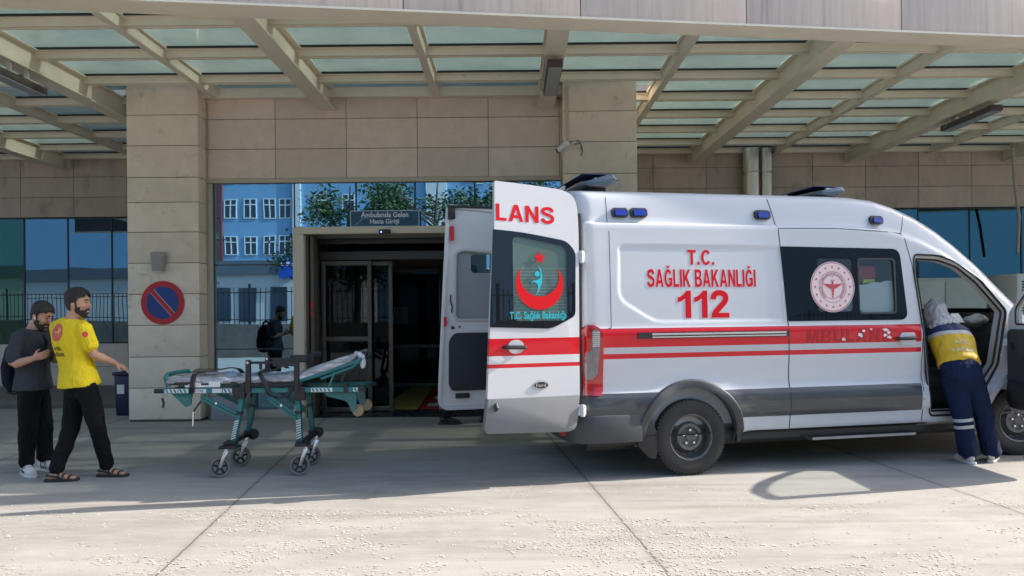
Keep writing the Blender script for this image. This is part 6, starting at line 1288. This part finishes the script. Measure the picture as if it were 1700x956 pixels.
n_ = V((0, -.85, .45)).normalized(); ux = V((1, 0, 0)); uz = V((0, .45, .85)).normalized(); cc = V((4.555, 7.66, 1.14)) - V((4.6, 7.6, 0)); PW = pm('print_silver', (.72, .62, .40), .5)
drape_text('vest_lettering', 'ACİL', cc + uz * .055, ux, uz, n_, .15, .055, vs, PW, t, .02); drape_text('vest_lettering', 'SAĞLIK', cc - uz * .035, ux, uz, n_, .24, .055, vs, PW, t, .02)
# pale head scarf falling over the shoulders
bm = bmesh.new(); H_ = j['head']; loft(bm, [(H_ + V((0, -.005, .118)), .06, .07, V((1, 0, 0))), (H_ + V((0, -.01, .085)), .098, .112, V((1, 0, 0))), (H_ + V((0, -.015, .0)), .108, .122, V((1, 0, 0))), (H_ + V((.01, -.03, -.08)), .125, .125, V((1, 0, 0))), (H_ + V((.035, -.10, -.15)), .185, .115, V((1, 0, 0))), (H_ + V((.06, -.175, -.22)), .15, .070, V((1, 0, 0))), (H_ + V((.085, -.24, -.30)), .07, .04, V((1, 0, 0)))], 22)
merge(bm, 'head_scarf', cloth('grey_scarf', (.62, .575, .56), crease=.9), t, .008, 3, .020, 7, 50)

# ---- person passing behind the far rear door, only trouser leg and shoe in view
J = dict(pelvis=(-.62, 10.5, .95), chest=(-.60, 10.5, 1.32), neck=(-.58, 10.5, 1.52), head=(-.54, 10.5, 1.65), hipR=(-.62, 10.41, .92), hipL=(-.62, 10.59, .92), knR=(-.72, 10.42, .52), knL=(-.43, 10.6, .52), anR=(-.93, 10.42, .10), anL=(-.37, 10.6, .09), toeR=(-.6, 10.42, 0), toeL=(0, 10.6, 0),
         shR=(-.60, 10.31, 1.45), shL=(-.60, 10.69, 1.45), elR=(-.63, 10.26, 1.17), elL=(-.58, 10.75, 1.17), wrR=(-.48, 10.28, .98), wrL=(-.46, 10.72, 1.0))
t, j, fr, bd_ = person('person in dark clothes walking behind the far rear door, one shoe showing under it', (-.62, 10.5, 0), J, 1.0, (1, 0, 0), .009, hands={'R': ((.5, 0, -.85), (0, 1, 0), .4, 1), 'L': ((.5, 0, -.85), (0, -1, 0), .4, -1)})
DKC = cloth('dark_clothes', (.012, .013, .017)); bm = bmesh.new(); loft(bm, torso_rings(j, .024, .10, .95), 20)
for s in 'LR': limb(bm, [j['sh' + s], j['el' + s], j['wr' + s]], [.072, .06, .045])
merge(bm, 'jacket', DKC, t, .012, 4, .008, 8, 3)
bm = bmesh.new(); loft(bm, [(j['pelvis'], .172, .125, V((0, 1, 0))), (j['pelvis'] - V((0, 0, .11)), .150, .13, V((0, 1, 0)))])
for s in 'LR': limb(bm, [j['hip' + s], j['kn' + s], j['an' + s] + V((0, 0, .0))], [.105, .082, .07])
merge(bm, 'trousers', DKC, t, .012, 4, .010, 9, 3)
for s in 'LR': shoe(t, j['an' + s], j['toe' + s], pm('black_shoe', (.015, .015, .016), .35), M['black'])
cap_part('hair', M['hair'], t, j['head'], fr, 1.0, hair_keep, 1.06, .012)

# things on the dashboard
t = thing('paper_bag', 'crumpled white paper bag on the ambulance dashboard', 'paper bag', tuple(amb.matrix_world.translation))
t.location = (1.683 + 3.62 * math.cos(VA) - .45 * math.sin(VA), 7.06 + 3.62 * math.sin(VA) + .45 * math.cos(VA), 1.385)
bm = bmesh.new(); loft(bm, [(V((-.12, 0, .03)), .06, .03, V((0, 1, 0))), (V((0, .0, .05)), .09, .05, V((0, 1, 0))), (V((.10, .02, .03)), .05, .03, V((0, 1, 0)))]); merge(bm, 'bag', pm('white_paper', (.70, .70, .70), .6), t, .008, 2, .012, 20, 4)
t = thing('paper_sheet', 'white folded paper sheet leaning on the ambulance dashboard', 'paper', (t.location.x - .12, t.location.y + .15, 1.39), R(20)); q = MB(); q.prism([(-.10, 0), (.10, 0), (.06, .10), (-.06, .10)], lambda a, b, tt: V((a, tt + b * .5, b)), 0, .004); q.prism([(-.14, .0), (.12, .0), (.12, -.10), (-.14, -.10)], lambda a, b, tt: V((a, b, tt)), .0, .004); q.build('sheet', M['white'], t)
# ================================================================ litter of pale petals on the sunlit apron
rnd = random.Random(5); q = MB(); cnt = 0
def dens(x, y):
    v = noise.noise(V((x * .55, y * 1.5, 3.1))) * .6 + noise.noise(V((x * 1.7, y * 3.5, 7.7))) * .5 + noise.noise(V((x * 5, y * 8, 1.2))) * .25
    return v
while cnt < 7500:
    x, y = rnd.uniform(-4.6, 6.2), 4.2 + 2.5 * rnd.random() ** 1.25
    d = dens(x, y)
    if d < .14 and rnd.random() > .06: continue
    if y > 6.0 and rnd.random() > .35: continue
    s = rnd.uniform(.0028, .0075) * (1.35 if rnd.random() < .12 else 1); a = rnd.uniform(0, math.pi); ca, sa = math.cos(a), math.sin(a); tx, ty = rnd.uniform(-.13, .13), rnd.uniform(-.13, .13); n = rnd.choice((4, 5, 5, 6)); el = rnd.uniform(1.0, 2.2)
    vs = []
    for k in range(n):
        t_ = 2 * math.pi * k / n + rnd.uniform(-.3, .3); u, w_ = s * el * math.cos(t_), s * math.sin(t_); vs.append(q.bm.verts.new((x + u * ca - w_ * sa, y + u * sa + w_ * ca, 0.0018 + s * .12 + tx * u + ty * w_ + rnd.uniform(0, .002))))
    q.bm.faces.new(vs); cnt += 1
o = q.build('petal_litter', pm('dry_petals', (.50, .455, .39), .95, island=.3, spec=.1), None, smooth=0, fixn=False)
tag(o, 'pale dry petals strewn over the sunlit concrete', 'petals', kind='stuff')

# ================================================================ the opposite side of the yard, seen in the glazing
ob = thing('blue_building', 'pale blue multi storey hospital block reflected in the entrance glass', 'building', (0, -52, 0))
q = MB(); q.box(-150, 160, -12, 0, 0, 30); q.build('wall', pm('blue_render', (.19, .36, .54), .8, var=.06, vscale=.6), ob)  # wall carried on unseen past the reflected part to screen the bright sky
q = MB(); q.box(-29.6, -28.9, .0, .25, 0, 30); q.build('pilaster', pm('maroon_render', (.14, .04, .05), .8), ob); q = MB(); q.box(-21.9, -20.2, 0, .3, 0, 30); q.build('pilaster', pm('white_render', (.62, .62, .62), .8), ob); q = MB(); q.box(-8, -6, 0, .3, 0, 30); q.build('pilaster', bpy.data.materials['white_render'], ob)
q0 = MB(); q0.holed([(-.62, -.95), (.62, -.95), (.62, .95), (-.62, .95)], [[(-.54, -.87), (-.05, -.87), (-.05, .30), (-.54, .30)], [(.05, -.87), (.54, -.87), (.54, .30), (.05, .30)], [(-.54, .40), (-.05, .40), (-.05, .87), (-.54, .87)], [(.05, .40), (.54, .40), (.54, .87), (.05, .87)]], lambda a, b, t: V((a, t, b)), .02, .10); wf = q0.build('window', M['white'], ob, smooth=0)
q1 = MB(); q1.box(-.60, .60, .03, .05, -.9, .9); wp = q1.build('pane', pm('far_glass', (.03, .05, .08), .1), wf, smooth=0); first = True
for fz in range(5):
    for x in (-34, -31.6, -28.1, -26.2, -24.3, -22.7, -18.3, -15.6, -12.9, -10.2, -3.5, -.5, 2.5):
        if first: wf.location = (x, 0, 8.25); first = False; continue
        c = wf.copy(); COL.objects.link(c); c.parent = ob; c.location = (x, 0, 8.25 + 3.6 * fz); d = wp.copy(); COL.objects.link(d); d.parent = c
an = thing('low_annex', 'low grey annex with a small blue sign reflected in the entrance glass', 'building', (-17, -30, 0))
q = MB(); q.box(-40, 6, -8, 0, 0, 4.3); q.build('wall', pm('annex_grey', (.50, .50, .50), .7, var=.1), an); q = MB(); q.box(-40.3, 2.1, -8.3, .3, 4.3, 5.2); q.build('roof', pm('annex_dark', (.10, .12, .14), .6), an)
q = MB(); q.box(.75, 1.95, .32, .45, 4.0, 5.25); sg_ = q.build('sign_panel', pm('annex_blue', (.01, .08, .40), .4), an); q = MB()
for x in (.98, 1.35, 1.72): q.prism(circle(x, 5.0, .13, 20), lambda a, b, t: V((a, t, b)), .46, .48)
q.build('sign_symbol', M['white'], sg_)
q = MB()
for x in (-12, -9, -6.5, -3.4, -1.6, .6, 3.5): q.box(x - .6, x + .6, .02, .08, 1.0, 3.4)
q.build('window', bpy.data.materials['far_glass'], an)
fe = thing('iron_fence', 'black iron fence on a low stone wall across the yard', 'fence', (0, -6, 0))
q = MB(); q.box(-40, 60, -.2, .2, 0, 1.15); q.build('base_wall', pm('fence_stone', (.13, .115, .10), .8, var=.35, vscale=3), fe)
q = MB()
for k in range(500): x = -40 + .2 * k; q.box(x - .012, x + .012, -.012, .012, 1.15, 2.55)
q.box(-40, 60, -.02, .02, 1.30, 1.34); q.box(-40, 60, -.02, .02, 2.35, 2.39)
for k in range(33): x = -40 + 3.0 * k; q.box(x - .04, x + .04, -.04, .04, 1.15, 2.7)
q.build('railing', M['black'], fe, smooth=0)
def tree(x, y, h, r, seed, lab):
    rn = random.Random(seed); t = thing('tree', lab, 'tree', (x, y, 0), group='trees across the yard'); q = MB()
    q.tube([(0, 0, 0), (.08, .05, h * .3), (-.05, .1, h * .6), (.1, 0, h * .9)], [.22, .17, .11, .03], 10)
    tips = []
    for k in range(16):
        a = rn.uniform(0, 6.28); z0 = h * rn.uniform(.3, .7); L_ = r * rn.uniform(.6, 1.0); e = V((math.cos(a) * L_, math.sin(a) * L_, z0 + L_ * rn.uniform(.2, .8))); q.tube([(0, .05, z0), tuple(V((0, 0, z0)).lerp(e, .5) + V((0, 0, .15))), tuple(e)], [.07, .04, .015], 6); tips.append(e)
    q.build('trunk', pm('bark', (.10, .075, .055), .9, var=.3), t); q = MB()
    for e in tips:
        for m_ in range(7):
            c = e + V((rn.gauss(0, .5), rn.gauss(0, .5), rn.gauss(0, .45)))
            for k in range(70):
                p = c + V((rn.gauss(0, .32), rn.gauss(0, .32), rn.gauss(0, .26))); a, b = V((rn.uniform(-1, 1), rn.uniform(-1, 1), rn.uniform(-.6, .6))).normalized(), V((rn.uniform(-1, 1), rn.uniform(-1, 1), rn.uniform(-1, 1))).normalized(); s = rn.uniform(.08, .17); q.bm.faces.new([q.bm.verts.new(p + v) for v in (a * s, b * s * .5, -a * s, -b * s * .5)])
    q.build('crown', pm('leaves', (.055, .095, .03), .7, island=.4), t, smooth=0, fixn=False)
tree(-18.9, -19, 8.2, 1.2, 1, 'slender leafy tree across the yard, left one of the reflected trees'); tree(-8.0, -15.5, 8.6, 2.5, 4, 'leafy tree across the yard, second from the left of the reflected trees'); tree(-3.6, -15, 9.0, 3.0, 2, 'leafy tree across the yard reflected above the entrance sign'); tree(1.5, -16.5, 9.4, 3.0, 3, 'broad leafy tree across the yard, right one of the reflected trees')
